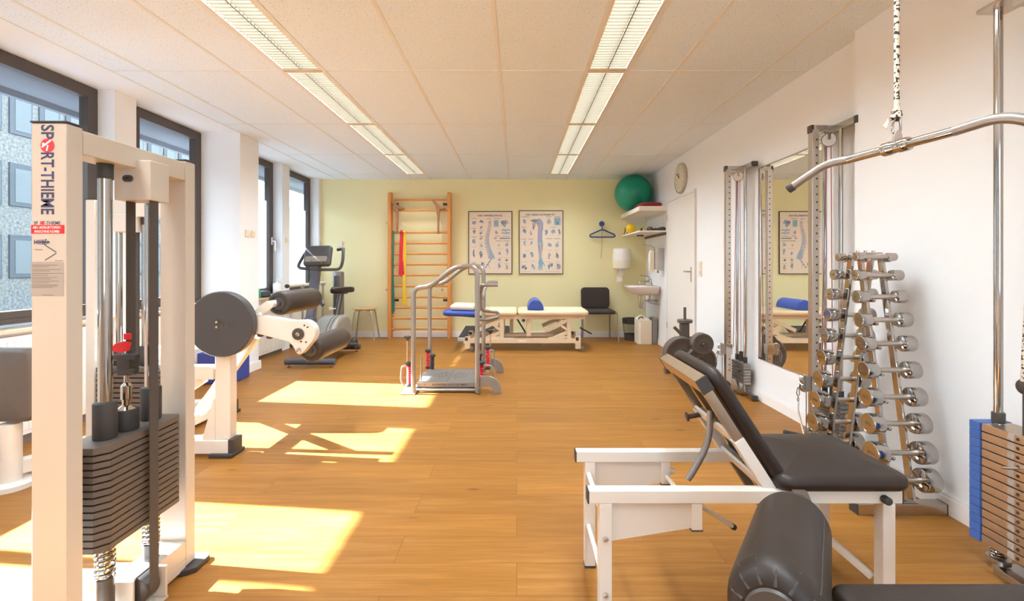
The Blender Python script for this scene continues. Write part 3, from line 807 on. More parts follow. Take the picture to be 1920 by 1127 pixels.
# ------------------------------------------------------------------ far left corner
E = thing('exercise_bike', (-2.28, 5.75, 0), 'grey upright exercise bike standing by the frosted windows', 'exercise bike')
b = MB(); b.sweep([(-2.60, 5.26, .065), (-2.04, 5.26, .065)], .036, 16); b.build('front_foot', 'slate', E)
b = MB(); b.sweep([(-2.52, 6.22, .065), (-2.08, 6.22, .065)], .036, 16); b.build('rear_foot', 'slate', E)
for x, y in ((-2.56, 5.26), (-2.08, 5.26), (-2.48, 6.22), (-2.13, 6.22)):
    MB().lathe([(.022, 0), (.022, .012), (.009, .016), (.009, .032)], (x, y, 0), n=18).build('levelling_foot', 'chrome', E)
b = MB(); b.beam((-2.30, 5.27, .11), (-2.29, 6.22, .10), .09, .07, .012); b.box(-2.36, -2.24, 5.22, 5.32, .09, .15, .01); b.build('frame', 'slate', E)
b = MB(); b.box(-2.325, -2.245, 5.30, 6.18, .147, .156, .001); b.build('frame_cover', 'bike_shell', E)
prof = [(5.42, .13), (6.08, .13), (6.12, .22), (6.12, .36), (6.08, .47), (5.98, .52), (5.82, .53), (5.68, .50), (5.56, .42), (5.46, .28)]
b = MB(); b.prism(prof, 'yz', -2.42, -2.15, .05, 4); b.build('drive_cover', 'bike_shell', E, 60)
for x in (-2.262, -2.222):
    MB().prism([(y * 1.004 - .023, z * 1.012 - .003) for y, z in prof], 'yz', x, x + .016, .006).build('cover_stripe', 'dark_grey', E)
b = MB(); b.cyl((-2.13, 5.74, .27), (-2.17, 5.74, .27), .06, 24, .01); b.beam((-2.115, 5.74, .27), (-2.115, 5.86, .16), .02, .03, .004); b.build('crank', 'plastic', E)
b = MB(); b.box(-2.12, -2.0, 5.82, 5.92, .14, .17, .012); b.build('pedal', 'rubber', E)
b = MB(); b.lathe([(.06, -.03), (.07, -.02), (.07, .02), (.06, .03)], (-2.12, 6.10, .13), (1, 0, 0)); b.build('transport_wheel', 'rubber', E)
b = MB(); b.beam((-2.335, 5.215, .14), (-2.335, 5.30, .56), .115, .10, .02); b.build('column_sleeve', 'slate', E)
b = MB(); b.beam((-2.335, 5.30, .54), (-2.335, 5.465, 1.20), .10, .085, .02); b.build('column', 'slate', E)
b = MB(); b.beam((-2.28, 5.46, .72), (-2.25, 5.44, .68), .03, .05, .006); b.build('bottle_bracket', 'plastic', E)
# console, its back facing the camera
Mx = frame((-2.315, 5.45, 1.255), (1, 0, 0.02), (0, .35, 1))
b = MB(); b.pad(.155, .125, .075, .035, .025, .01, Mx @ Matrix.Translation((0, 0, -.04))); b.build('console', 'dark_grey', E)
b = MB(); b.pad(.125, .035, .02, .02, .006, .002, Mx @ Matrix.Translation((-.0, -.052, .03))); b.build('console_trim', 'bike_shell', E)
b = MB()
for u, v in ((-.05, -.075), (.045, -.075), (-.06, -.11), (.07, -.10)): b.cyl(Mx @ Vector((u, v, .03)), Mx @ Vector((u, v, .056)), .006, 10)
b.build('console_screw', 'chrome', E)
b = MB(); b.sweep([(-2.45, 5.72, 1.33), (-2.48, 5.52, 1.32), (-2.57, 5.46, 1.12), (-2.335, 5.40, 1.095), (-2.06, 5.46, 1.10), (-2.03, 5.46, 1.20), (-2.04, 5.50, 1.34), (-2.07, 5.60, 1.345), (-2.155, 5.62, 1.335)], .0175, 14, .07); b.build('handlebar', 'dark_grey', E)
b = MB(); b.beam((-2.29, 5.93, .50), (-2.25, 5.98, .80), .05, .06, .01); b.build('seat_post', 'dark_grey', E)
b = MB(); b.beam((-2.27, 5.895, .52), (-2.235, 5.945, .79), .022, .012, .003); b.build('seat_scale', 'bike_shell', E)
b = MB(); b.sphere((-2.345, 5.90, .60), .026, 20); b.cyl((-2.34, 5.90, .60), (-2.29, 5.93, .60), .009); b.build('height_knob', 'white_plastic', E)
b = MB()
sp = [(-2.29, 5.74), (-2.31, 5.82), (-2.36, 5.98), (-2.39, 6.08), (-2.36, 6.13), (-2.25, 6.14), (-2.14, 6.13), (-2.11, 6.08), (-2.15, 5.98), (-2.22, 5.82), (-2.24, 5.74)]
b.prism(sp, 'xy', .80, .87, .025, 3); b.build('saddle', 'vinyl', E, 60)
b = MB(); b.cyl((-2.33, 6.0, .80), (-2.17, 6.0, .80), .02, 16); b.build('seat_clamp', 'chrome', E)

t = thing('tower_fan', (-2.72, 7.14, 0), 'slim dark grey tower fan standing behind the bike saddle', 'fan')
b = MB(); b.lathe([(.12, 0), (.125, .01), (.12, .03), (.07, .04)], (-2.72, 7.14, 0)); b.build('base', 'dark_grey', t)
b = MB(); b.lathe([(.078, .04), (.08, .06), (.08, 1.02), (.076, 1.045), (.05, 1.055), (0, 1.056)], (-2.72, 7.14, 0)); b.build('body', 'grey_metal', t)
b = MB()
for k in range(5):
    a = math.radians(-118 + 14 * k)
    b.beam((-2.72 + .081 * math.cos(a), 7.14 + .081 * math.sin(a), .3), (-2.72 + .081 * math.cos(a), 7.14 + .081 * math.sin(a), .99), .010, .008, .002, up=(math.cos(a), math.sin(a), 0))
b.build('air_outlet', 'rubber', t)

t = thing('walking_rail', (-2.84, 6.3, 0), 'white hand rail on slim posts along the frosted windows', 'hand rail')
b = MB(); b.cyl((-2.84, 5.80, .89), (-2.84, 6.92, .89), .021, 20); b.build('rail', 'white_metal', t)
b = MB(); b.cyl((-2.84, 5.765, .89), (-2.84, 5.80, .89), .024, 20, .004); b.build('end_cap', 'rubber', t)
for y in (6.2, 6.85):
    MB().cyl((-2.84, y, 0), (-2.84, y, .87), .014, 16).build('post', 'silver', t)
    MB().box(-2.90, -2.62, y - .02, y + .02, 0, .02, .004).build('foot', 'silver', t)
    MB().cyl((-2.84, y, .845), (-2.84, y, .895), .024, 18).build('clamp', 'silver', t)
b = MB(); b.cyl((-2.84, 6.2, .35), (-2.84, 6.85, .35), .008, 12); b.build('brace', 'silver', t)

t = thing('stool', (-2.36, 7.27, 0), 'round plywood stool with thin steel legs by the lime wall', 'stool')
b = MB(); b.lathe([(.0, .468), (.165, .468), (.178, .474), (.18, .482), (.175, .488), (0, .487)], (-2.36, 7.27, 0)); b.build('seat', 'stool', t)
for dx, dy in ((-1, -1), (1, -1), (-1, 1), (1, 1)):
    b = MB(); b.sweep([(-2.36 + dx * .03, 7.27 + dy * .03, .455), (-2.36 + dx * .125, 7.27 + dy * .105, .455), (-2.36 + dx * .155, 7.27 + dy * .12, .22), (-2.36 + dx * .185, 7.27 + dy * .135, 0)], .0105, 10, .05)
    b.build('leg', 'brushed', t)
# small things on the window board
t = thing('pump_bottle', (-3.19, 6.13, .744), 'white pump bottle standing on the frosted window board', 'bottle')
b = MB(); b.lathe([(.04, 0), (.042, .01), (.042, .12), (.03, .15), (.014, .155)], (-3.06, 5.98, .768)); b.build('body', 'white_plastic', t)
b = MB(); b.cyl((-3.06, 5.98, .92), (-3.06, 5.98, .965), .008, 12); b.box(-3.07, -3.01, 5.972, 5.988, .965, .98, .004); b.build('pump', 'white_plastic', t)
t = thing('canister', (-3.19, 6.235, .744), 'plain white plastic canister beside the pump bottle', 'canister')
b = MB(); b.box(-3.235, -3.145, 6.19, 6.275, .744, .91, .012); b.build('body', 'white_plastic', t)
b = MB(); b.cyl((-3.19, 6.235, .91), (-3.19, 6.235, .93), .02, 18, .003); b.build('cap', 'white_plastic', t)
t = tag(MB().lathe([(.0, 0), (.06, 0), (.075, .02), (.07, .07), (.03, .085), (0, .085)], (-3.20, 5.93, .744)).build('round_tin', 'dark_grey'), 'dark round tin on the window board behind the roller', 'tin')
t = thing('spray_bottle', (-3.18, 5.76, .744), 'green plastic bottle on the window board next to the pillar', 'bottle')
b = MB(); b.lathe([(.025, 0), (.027, .01), (.027, .09), (.012, .11)], (-3.18, 5.76, .744)); b.build('body', 'green_bottle', t)
b = MB(); b.cyl((-3.18, 5.76, .854), (-3.18, 5.76, .875), .013, 14, .002); b.build('cap', 'white_plastic', t)
# switches and boxes on walls
def plate(name, x, y, z, dx, dy, dz, label):
    return tag(MB().box(x, x + dx, y, y + dy, z, z + dz, .004).build(name, 'cream_plastic'), label, 'switch')
plate('wall_switch', -2.87, 4.93, 1.45, .012, .07, .075, 'cream square switch nearer the window on the pillar side')
plate('wall_switch', -2.87, 5.04, 1.455, .022, .06, .065, 'cream raised switch farther along the pillar side')
plate('thermostat', -2.86, YB - .025, 1.45, .075, .025, .08, 'small white thermostat on the lime wall above the stool')
plate('wall_switch', -3.15, 6.36, 1.46, .012, .06, .07, 'small switch on the slim pillar between the frosted windows')

# ------------------------------------------------------------------ wall bars and bands
W = thing('wall_bars', (-1.525, 7.40, 0), 'tall wooden wall bars fixed to the lime wall', 'wall bars')
for x0, x1 in ((-2.025, -1.975), (-1.09, -1.04)):
    b = MB(); b.prism([(7.335, 0), (YB - .03, 0), (YB - .03, 2.30), (7.36, 2.30), (7.335, 2.26)], 'yz', x0, x1, .004); b.build('upright', 'wood', W)
for py in (374.3, 394.5, 436, 456, 476, 496, 516, 536.5, 557, 577, 597, 616.6):
    z = 1.145 - (py - 498) * 7.375 / 877
    b = MB(); b.pad(.445, .017, .026, .016, .010, .0, frame((-1.5325, 7.388, z), (1, 0, 0), (0, 0, 1))); b.build('rung', 'wood_x', W)
for x in (-1.965, -1.17):
    for z in (2.10, .575):
        b = MB(); b.box(x, x + .09, 7.43, 7.435, z, z + .04, .001); b.box(x + (.0 if x < -1.5 else .085), x + (.005 if x < -1.5 else .09), 7.42, YB - .03, z, z + .04); b.cyl((x + .03, 7.43, z + .02), (x + .03, 7.424, z + .02), .008, 10); b.build('wall_bracket', 'plastic', W)
b = MB()
for x in (-1.985, -1.08):
    for z in (.11, 1.1, 2.15): b.box(x - .03, x + .03, YB - .03, YB, z, z + .05)
b.build('wall_spacer', 'wood', W)
for x, px in ((-2.085, 0), (-1.195, 0)):
    for z in (1.83, .76):
        b = MB(); b.lathe([(.017, 0), (.015, .008), (.006, .012), (0, .012)], (x, YB, z), (0, -1, 0), 18)
        tag(b.build('wall_anchor', 'brushed'), 'steel wall anchor %s %s' % ('high' if z > 1 else 'low', 'just outside the wall bars' if x < -2 else 'behind the wall bars'), 'wall anchor')
def dip_grip(x, s, label):
    t = thing('wooden_grip', (x, 7.33, 1.75), label, 'wooden grip', 'wooden hook-on grips of the wall bars')
    b = MB(); b.prism([(x - .06 * s, 2.16), (x - .04 * s, 2.165), (x + .04 * s, 2.09), (x + .09 * s, 2.05), (x + .135 * s, 2.05), (x + .14 * s, 2.03), (x + .06 * s, 2.025), (x - .01 * s, 2.07), (x - .06 * s, 2.14)], 'xz', 7.30, 7.345, .005); b.build('handle', 'wood_dark', t)
    b = MB(); b.prism([(x - .012 * s, 2.09), (x + .05 * s, 2.06), (x + .05 * s, 2.00), (x + .04 * s, 1.95), (x + .038 * s, 1.64), (x + .012 * s, 1.64), (x + .014 * s, 1.92), (x - .004 * s, 1.98)], 'xz', 7.305, 7.34, .004); b.build('arm', 'wood_dark', t)
    b = MB(); b.box(x - .0, x + .03, 7.34, 7.40, 2.03, 2.045, .002); b.build('hook', 'plastic', t)
    return t
dip_grip(-1.90, 1, 'oiled wooden grip hooked on the wall bars above the red band')
dip_grip(-1.255, 1, 'oiled wooden grip hooked on the wall bars away from the bands')
def band(name, m, x, w_, z0, z1, label, splay=0.0, n=2):
    t = thing(name, (x, 7.35, z0), label, 'exercise band', 'latex bands on the wall bars')
    for k in range(n):
        b = MB()
        f = 7.352 - .004 * k
        nseg = 14
        pts = []
        for i in range(nseg + 1):
            q = i / nseg
            z = z1 + (z0 + .03 * k - z1) * q
            xx = x + splay * q * (k - .5) + .006 * math.sin(q * 7 + k * 2)
            ww = w_ * (1 - .25 * math.sin(q * 3 + k)) / 2
            pts.append((xx - ww, xx + ww, f - .006 * math.sin(q * 9 + k), z))
        for p, q in zip(pts, pts[1:]):
            b.hexa([(p[0], p[2], p[3]), (q[0], q[2], q[3]), (p[0], p[2] + .002, p[3]), (q[0], q[2] + .002, q[3]), (p[1], p[2] - .001, p[3]), (q[1], q[2] - .001, q[3]), (p[1], p[2] + .001, p[3]), (q[1], q[2] + .001, q[3])])
        b.build('strand', m, t)
    b = MB(); b.sweep([(x, 7.36 + .036 * math.cos(a), 1.665 + .022 * math.sin(a)) for a in [math.radians(v) for v in range(180, -31, -15)]], lambda t_: w_ * .28, 8); b.build('loop', m, t)
    return t
band('latex_band', 'band_green', -1.945, .028, .39, 1.665, 'dark green latex band hanging lowest on the wall bars', .01)
band('latex_band', 'band_red', -1.81, .062, .97, 1.665, 'short red latex band draped over the wall bars', -.03)
band('latex_band', 'band_yellow', -1.765, .045, .52, 1.665, 'yellow latex band hanging beside the red one', -.02)

# ------------------------------------------------------------------ posters
def poster(x0, x1, z0, z1, label, title, title_u, kind):
    yw = YB
    P = thing('anatomy_poster', ((x0 + x1) / 2, yw, z0), label, 'poster', 'framed anatomy posters on the lime wall')
    b = MB(); f = .012
    b.box(x0, x0 + f, yw - .02, yw, z0, z1, .002); b.box(x1 - f, x1, yw - .02, yw, z0, z1, .002)
    b.box(x0 + f, x1 - f, yw - .02, yw, z0, z0 + f, .002); b.box(x0 + f, x1 - f, yw - .02, yw, z1 - f, z1, .002)
    b.build('frame', 'poster_frame', P)
    MB().box(x0 + f, x1 - f, yw - .012, yw - .004, z0 + f, z1 - f).build('sheet', 'paper', P)
    yq = yw - .012
    X = lambda u: x0 + f + u * (x1 - x0 - 2 * f)
    Z = lambda v: z1 - f - v * (z1 - z0 - 2 * f)
    lettering(title, 'title', 'ink_text', P, (X((title_u[0] + title_u[1]) / 2), yq, Z(.055)), (1, 0, 0), (0, 0, 1), w=(title_u[1] - title_u[0]) * (x1 - x0), h=.034, bold=.03)
    b = MB(); inks = ['ink_blue', 'ink_teal', 'ink_violet', 'ink_rose', 'ink_dark', 'ink_tan', 'ink_text']
    lay = [0]
    def poly(pts, mi):
        lay[0] += 1
        y = yq - .0003 - .000012 * lay[0]
        b.mi = mi; b.face([(X(u), y, Z(v)) for u, v in pts])
    def ell(u, v, ru, rv, mi, n=14, rot=0):
        c, s_ = math.cos(rot), math.sin(rot)
        poly([(u + ru * math.cos(a) * c - rv * math.sin(a) * s_ * .7, v + ru * math.cos(a) * s_ * .7 + rv * math.sin(a) * c) for a in [2 * PI * i / n for i in range(n)]], mi)
    def bar(u0, v0, u1, v1, w0, w1, mi):
        du, dv = u1 - u0, (v1 - v0) * 1.43
        L_ = math.hypot(du, dv) or 1; nu, nv = -dv / L_, du / L_ / 1.43
        poly([(u0 + nu * w0, v0 + nv * w0), (u1 + nu * w1, v1 + nv * w1), (u1 - nu * w1, v1 - nv * w1), (u0 - nu * w0, v0 - nv * w0)], mi)
    rnd = random.Random(len(title))
    def blob(u, v, ru, rv, mi):
        for k in range(5):
            ell(u + rnd.uniform(-.5, .5) * ru, v + rnd.uniform(-.5, .5) * rv, ru * rnd.uniform(.3, .65), rv * rnd.uniform(.25, .6), mi if k < 3 else rnd.choice((0, 2, 4)), 9, rnd.uniform(0, 3))
        for k in range(4):
            a = rnd.uniform(0, 6.28)
            bar(u, v, u + ru * math.cos(a), v + rv * math.sin(a), .008, .004, mi)
    def cap(u0, u1, v, mi=6): poly([(u0, v), (u1, v), (u1, v + .006), (u0, v + .006)], mi)
    if kind == 'spine':
        path = [(.50, .15), (.505, .20), (.49, .26), (.465, .32), (.445, .38), (.435, .44), (.44, .50), (.46, .56), (.49, .62), (.52, .67), (.545, .71), (.555, .745)]
        n = 24
        for i in range(n):
            q = i / (n - 1) * (len(path) - 1); k = min(int(q), len(path) - 2); f_ = q - k
            u = path[k][0] * (1 - f_) + path[k + 1][0] * f_; v = path[k][1] * (1 - f_) + path[k + 1][1] * f_
            wd = .022 + .028 * i / n
            mi = 3 if i < 5 else (2 if i < 14 else 0)
            bar(u - wd, v, u + wd, v + .006, .010 + .008 * i / n, .010 + .008 * i / n, mi)
            bar(u - wd * 2.1, v + .012, u - wd, v + .002, .006, .009, 4 if i % 2 else 2)
        for i in range(7): bar(.54 - .022 * i, .765 + .022 * i, .50 - .022 * i, .775 + .022 * i, .012, .010, 0 if i % 2 else 4)
        bar(.46, .85, .485, .93, .008, .003, 5)
        spots = [(.11, .17, .07, .04, 2), (.29, .155, .06, .03, 4), (.29, .25, .045, .03, 2), (.12, .32, .04, .045, 4), (.28, .345, .04, .025, 4), (.12, .48, .055, .05, 1), (.29, .43, .05, .025, 3), (.29, .555, .045, .035, 0), (.11, .67, .025, .07, 4), (.29, .70, .05, .065, 4), (.12, .86, .06, .03, 1), (.31, .86, .06, .05, 2), (.84, .18, .11, .055, 4), (.65, .33, .045, .04, 3), (.70, .545, .03, .03, 5), (.89, .53, .045, .04, 0), (.90, .645, .04, .06, 2), (.72, .675, .035, .035, 2), (.71, .78, .045, .012, 4), (.89, .78, .035, .025, 6), (.72, .88, .045, .05, 2), (.88, .90, .06, .05, 5)]
        poly([(.585, .135), (.695, .135), (.695, .24), (.585, .24)], 1)
        for v in (.295, .345): blob(.86, v, .10, .014, 1); bar(.76, v, .97, v, .012, .012, 0)
        bar(.76, .43, .97, .43, .014, .01, 4); blob(.62, .43, .04, .018, 3); blob(.73, .43, .04, .018, 3)
        blob(.82, .19, .1, .05, 1)
        caps = [(.05, .18, .105), (.05, .16, .265), (.05, .18, .405), (.05, .18, .57), (.05, .17, .815), (.24, .34, .305), (.24, .34, .39), (.24, .36, .50), (.24, .36, .61), (.42, .52, .11), (.58, .74, .105), (.61, .73, .39), (.78, .95, .395), (.63, .78, .47), (.80, .96, .47), (.64, .82, .595), (.67, .79, .745), (.82, .95, .745), (.68, .78, .82), (.82, .94, .84), (.24, .36, .815)]
    else:
        poly([(.36, .155), (.42, .12), (.50, .13), (.55, .19), (.55, .28), (.53, .34), (.53, .46), (.545, .52), (.54, .60), (.52, .68), (.52, .78), (.46, .78), (.45, .68), (.43, .60), (.425, .52), (.42, .46), (.425, .36), (.44, .26), (.40, .21)], 2)
        poly([(.43, .22), (.47, .2), (.47, .30), (.44, .40), (.425, .36)], 3)
        poly([(.24, .145), (.36, .13), (.42, .15), (.38, .17), (.36, .24), (.33, .30), (.305, .29), (.30, .17)], 4); poly([(.31, .175), (.36, .165), (.345, .23), (.325, .27)], 5)
        bar(.49, .18, .48, .50, .022, .016, 0); ell(.48, .165, .04, .03, 0); ell(.485, .525, .05, .045, 1); ell(.48, .53, .025, .025, 5)
        bar(.475, .56, .485, .76, .014, .012, 0); bar(.50, .56, .505, .76, .01, .012, 5)
        poly([(.45, .77), (.53, .77), (.55, .83), (.535, .89), (.45, .89), (.435, .83)], 1)
        for i, (du, l) in enumerate(((-.005, .04), (.022, .055), (.045, .05), (.07, .035))): bar(.452 + du, .88, .442 + du * 1.15, .90 + l, .012, .009, 0 if i % 2 else 1)
        bar(.545, .82, .585, .885, .013, .008, 0)
        poly([(.81, .105), (.955, .105), (.955, .225), (.81, .225)], 1); blob(.87, .18, .05, .04, 4)
        spots = [(.11, .165, .06, .045, 0), (.11, .32, .055, .05, 4), (.27, .35, .03, .045, 3), (.11, .52, .04, .055, 1), (.27, .52, .035, .05, 0), (.10, .71, .05, .06, 4), (.29, .70, .05, .05, 0), (.11, .90, .08, .05, 4), (.32, .90, .05, .06, 0), (.69, .17, .06, .05, 2), (.63, .34, .05, .05, 4), (.79, .34, .055, .055, 1), (.93, .34, .035, .06, 4), (.70, .53, .06, .05, 0), (.88, .53, .05, .055, 0), (.69, .72, .03, .06, 3), (.87, .71, .05, .055, 4), (.72, .89, .07, .065, 0), (.90, .89, .07, .065, 2)]
        caps = [(.04, .22, .09), (.04, .16, .255), (.04, .16, .445), (.2, .32, .445), (.14, .24, .635), (.04, .2, .815), (.26, .36, .80), (.62, .74, .09), (.81, .94, .085), (.73, .86, .255), (.61, .76, .44), (.80, .95, .44), (.62, .76, .625), (.82, .90, .625), (.61, .74, .81), (.82, .92, .81), (.04, .24, .968), (.6, .94, .968)]
    for s_ in spots: blob(*s_)
    for u0, u1, v in caps: cap(u0, u1, v, 6 if v < .5 else 5)
    b.build('anatomy_print', inks, P)
    return P
poster(-.775, -.072, 1.009, 2.014, 'framed anatomy poster of the spine nearer the wall bars', 'DIE WIRBELSÄULE', (.22, .77), 'spine')
poster(.034, .741, 1.009, 2.027, 'framed anatomy poster of the arm nearer the coat hanger', 'DIE OBERE EXTREMITÄT', (.155, .82), 'arm')
# ------------------------------------------------------------------ treatment couch
K = thing('treatment_couch', (0, 6.55, 0), 'beige treatment couch with a blue head section by the lime wall', 'treatment couch')
I3 = lambda x, y, z: frame((x, y, z), (1, 0, 0), (0, 1, 0))
b = MB(); b.pad(.475, .325, .075, .07, .033, .006, I3(.49, 6.55, .468)); b.build('foot_section', 'beige', K)
b = MB(); b.pad(.235, .325, .075, .03, .033, .006, I3(-.235, 6.55, .468)); b.build('middle_section', 'beige', K)
b = MB(); b.pad(.235, .30, .07, .07, .033, .004, frame((-.765, 6.55, .462), (1, 0, -.03), (0, 1, 0))); b.build('head_section', 'blue_vinyl', K)
b = MB()
b.box(-.45, .92, 6.27, 6.32, .425, .468, .004); b.box(-.45, .92, 6.78, 6.83, .425, .468, .004); b.box(.88, .92, 6.32, 6.78, .425, .468); b.box(-.45, -.41, 6.32, 6.78, .425, .468)
b.build('top_frame', 'beige_metal', K)
b = MB()
b.box(-.63, .80, 6.26, 6.32, .105, .165, .004); b.box(-.63, .80, 6.78, 6.84, .105, .165, .004)
for x in (-.60, .72): b.box(x, x + .06, 6.32, 6.78, .11, .16, .004)
b.box(-.3, .5, 6.45, 6.6, .165, .20, .004)
b.build('base_frame', 'beige_metal', K)
for x in (-.66, .82):
    for y in (6.25, 6.79):
        b = MB(); b.box(x - .035, x + .035, y, y + .06, .03, .19, .004); b.box(x - .05, x - .0, y - .004, y + .064, .10, .14, .003); b.build('leg', 'beige_metal', K)
        MB().cyl((x + .045, y + .015, .033), (x + .045, y + .045, .033), .033, 20, .004).build('castor', 'grey_metal', K)
        MB().box(x - .032, x + .006, y - .004, y + .062, .19 - .05, .19 - .005).build('leg_clamp', 'plastic', K)
for x, s_ in ((-.20, -1), (.70, 1)):
    for y in (6.265, 6.785):
        b = MB()
        b.box(x - .028, x + .028, y, y + .05, .16, .43, .004)
        b.beam((x - s_ * .02, y + .02, .19), (x - .27, y + .02, .19 if False else .165), .03, .03)
        b.beam((x - .02, y + .025, .41), (x - .33, y + .025, .27), .035, .05, .004)
        b.beam((x - .02, y + .025, .25), (x - .22, y + .025, .16), .035, .045, .004)
        b.beam((x - .13, y + .025, .36), (x - .01, y + .025, .27), .03, .035, .004)
        b.build('lift_frame', 'beige_metal', K)
b = MB(); b.box(.13, .19, 6.30, 6.36, .19, .43, .004); b.box(-.1, -.05, 6.6, 6.65, .2, .43, .003); b.build('column', 'beige_metal', K)
b = MB(); b.cyl((-.02, 6.62, .43), (.12, 6.62, .20), .011, 12); b.build('gas_spring', 'plastic', K)
b = MB(); b.beam((.86, 6.38, .30), (1.02, 6.36, .215), .02, .02, .006); b.build('foot_lever', 'rubber', K)
b = MB(); b.beam((-.80, 6.5, .457), (-.46, 6.5, .43), .05, .03, .003); b.build('head_strut', 'plastic', K)
b = MB(); b.cyl((.09, 6.285, .41), (.09, 6.265, .41), .022, 14, .004); b.build('star_knob', 'rubber', K)
b = MB(); b.cyl((.28, 6.35, .1), (.34, 6.33, .06), .006); b.build('stop_rod', 'grey_metal', K)
MB().box(.02, .13, 6.2585, 6.2605, .118, .152).build('maker_plate', 'label_white', K)
t = thing('bolster', (.255, 6.52, .545), 'blue half-round bolster lying on the beige couch', 'bolster')
b = MB(); b.prism([(.255 + .107 * math.cos(a), .55 + .135 * math.sin(a)) for a in [math.radians(v) for v in range(0, 181, 9)]], 'xz', 6.27, 6.78, .012, 3); b.build('cover', 'blue_vinyl', t, 50)
t = thing('pillow', (-.76, 6.5, .535), 'flat cream pillow lying on the blue head section', 'pillow')
b = MB(); b.pad(.165, .22, .075, .03, .034, .004, frame((-.74, 6.53, .538), (1, 0, -.03), (0, 1, 0))); b.build('cover', 'pillow', t)
t = thing('sloping_board', (-.5, 7.25, 0), 'black topped sloping board on the floor behind the couch', 'sloping board')
b = MB(); b.hexa([(-.895, 7.06, 0), (-.895, 7.06, .055), (-.83, 7.45, 0), (-.83, 7.45, .185), (-.05, 7.06, 0), (-.05, 7.06, .055), (-.11, 7.45, 0), (-.11, 7.45, .185)], .006); b.build('body', 'white_plastic', t)
b = MB(); b.hexa([(-.885, 7.066, .05), (-.885, 7.066, .060), (-.815, 7.44, .17), (-.815, 7.44, .187), (-.06, 7.066, .05), (-.06, 7.066, .060), (-.12, 7.44, .17), (-.12, 7.44, .187)]); b.build('tread', 'step_black', t)

# ------------------------------------------------------------------ chair
H = thing('stacking_chair', (1.255, 7.2, 0), 'charcoal cloth chair with pale legs against the lime wall', 'chair')
b = MB(); b.pad(.215, .21, .05, .06, .022, .004, I3(1.265, 7.17, .42)); b.build('seat', 'chair_cloth', H)
b = MB(); b.pad(.225, .165, .045, .06, .02, .006, frame((1.235, 7.395, .635), (1, 0, 0), (0, .1, 1))); b.build('backrest', 'chair_cloth', H)
for s_ in (-1, 1):
    x = 1.255 + s_ * .255
    b = MB(); b.sweep([(x - s_ * .01, 7.35, .438), (x, 7.03, .438), (x + s_ * .012, 6.985, 0)], .0115, 12, .05); b.build('front_leg', 'silver', H)
    b = MB(); b.sweep([(1.245 + s_ * .19, 7.405, .64), (1.245 + s_ * .20, 7.40, .46), (1.25 + s_ * .215, 7.36, .425), (1.255 + s_ * .225, 7.44, 0)], .0115, 12, .05); b.build('rear_leg', 'silver', H)
b = MB(); b.cyl((1.01, 7.08, .415), (1.50, 7.08, .415), .009, 10); b.cyl((1.02, 7.3, .415), (1.49, 7.3, .415), .009, 10); b.build('seat_rail', 'silver', H)

# ------------------------------------------------------------------ hook, hanger, towel dispenser
t = thing('wall_hook', (1.36, YB, 1.78), 'round blue hook on the lime wall', 'hook')
b = MB(); b.lathe([(.043, 0), (.043, .006), (.03, .018), (0, .02)], (1.36, YB, 1.815), (0, -1, 0), 28); b.build('rosette', 'blue_plastic', t)
b = MB(); b.sweep([(1.36, YB - .015, 1.81), (1.36, YB - .06, 1.80), (1.36, YB - .075, 1.83)], .008, 12, .02); b.build('peg', 'blue_plastic', t)
t = thing('coat_hanger', (1.36, YB - .05, 1.60), 'blue plastic coat hanger hanging from the round hook', 'coat hanger')
b = MB(); b.sweep([(1.165, YB - .05, 1.60), (1.165, YB - .05, 1.635), (1.345, YB - .05, 1.715), (1.375, YB - .05, 1.715), (1.56, YB - .05, 1.635), (1.56, YB - .05, 1.60)], .011, 12, .03); b.sweep([(1.165, YB - .05, 1.61), (1.185, YB - .05, 1.598), (1.54, YB - .05, 1.598), (1.56, YB - .05, 1.61)], .011, 12, .02); b.build('shoulders', 'blue_plastic', t)
b = MB(); b.sweep([(1.36, YB - .05, 1.715), (1.36, YB - .05, 1.76), (1.335, YB - .05, 1.79), (1.36, YB - .05, 1.818), (1.385, YB - .05, 1.80)], .008, 10, .02); b.build('hook', 'blue_plastic', t)
t = tag(MB().sweep([(1.365, YB - .03, 1.80), (1.36, YB - .02, 1.5), (1.345, YB - .015, 1.27)], .003, 8, .2).build('cord', 'grey_metal'), 'thin grey cord hanging below the blue hook', 'cord')
t = thing('towel_dispenser', (1.645, YB - .12, 1.09), 'white paper towel dispenser on the lime wall', 'towel dispenser')
b = MB(); b.lathe([(.118, 0), (.138, .012), (.143, .13), (.143, .135)], (1.645, YB - .145, 1.09)); b.build('lower_shell', 'cream_plastic', t)
b = MB(); b.lathe([(.14, .136), (.137, .30), (.132, .318), (.12, .322), (0, .322)], (1.645, YB - .145, 1.09)); b.build('cover', 'white_plastic', t)
b = MB()
ps = [(1.655, 1.10, 0), (1.63, 1.02, .02), (1.61, .96, .0), (1.615, .885, .02)]
for p, q in zip(ps, ps[1:]):
    b.hexa([(p[0] - .04, YB - .15 + p[2], p[1]), (q[0] - .045, YB - .15 + q[2], q[1]), (p[0] - .04, YB - .147 + p[2], p[1]), (q[0] - .045, YB - .147 + q[2], q[1]), (p[0] + .045, YB - .16 - p[2], p[1]), (q[0] + .035, YB - .16 - q[2], q[1] + .02), (p[0] + .045, YB - .157 - p[2], p[1]), (q[0] + .035, YB - .157 - q[2], q[1] + .02)])
b.build('paper_towel', 'label_white', t)

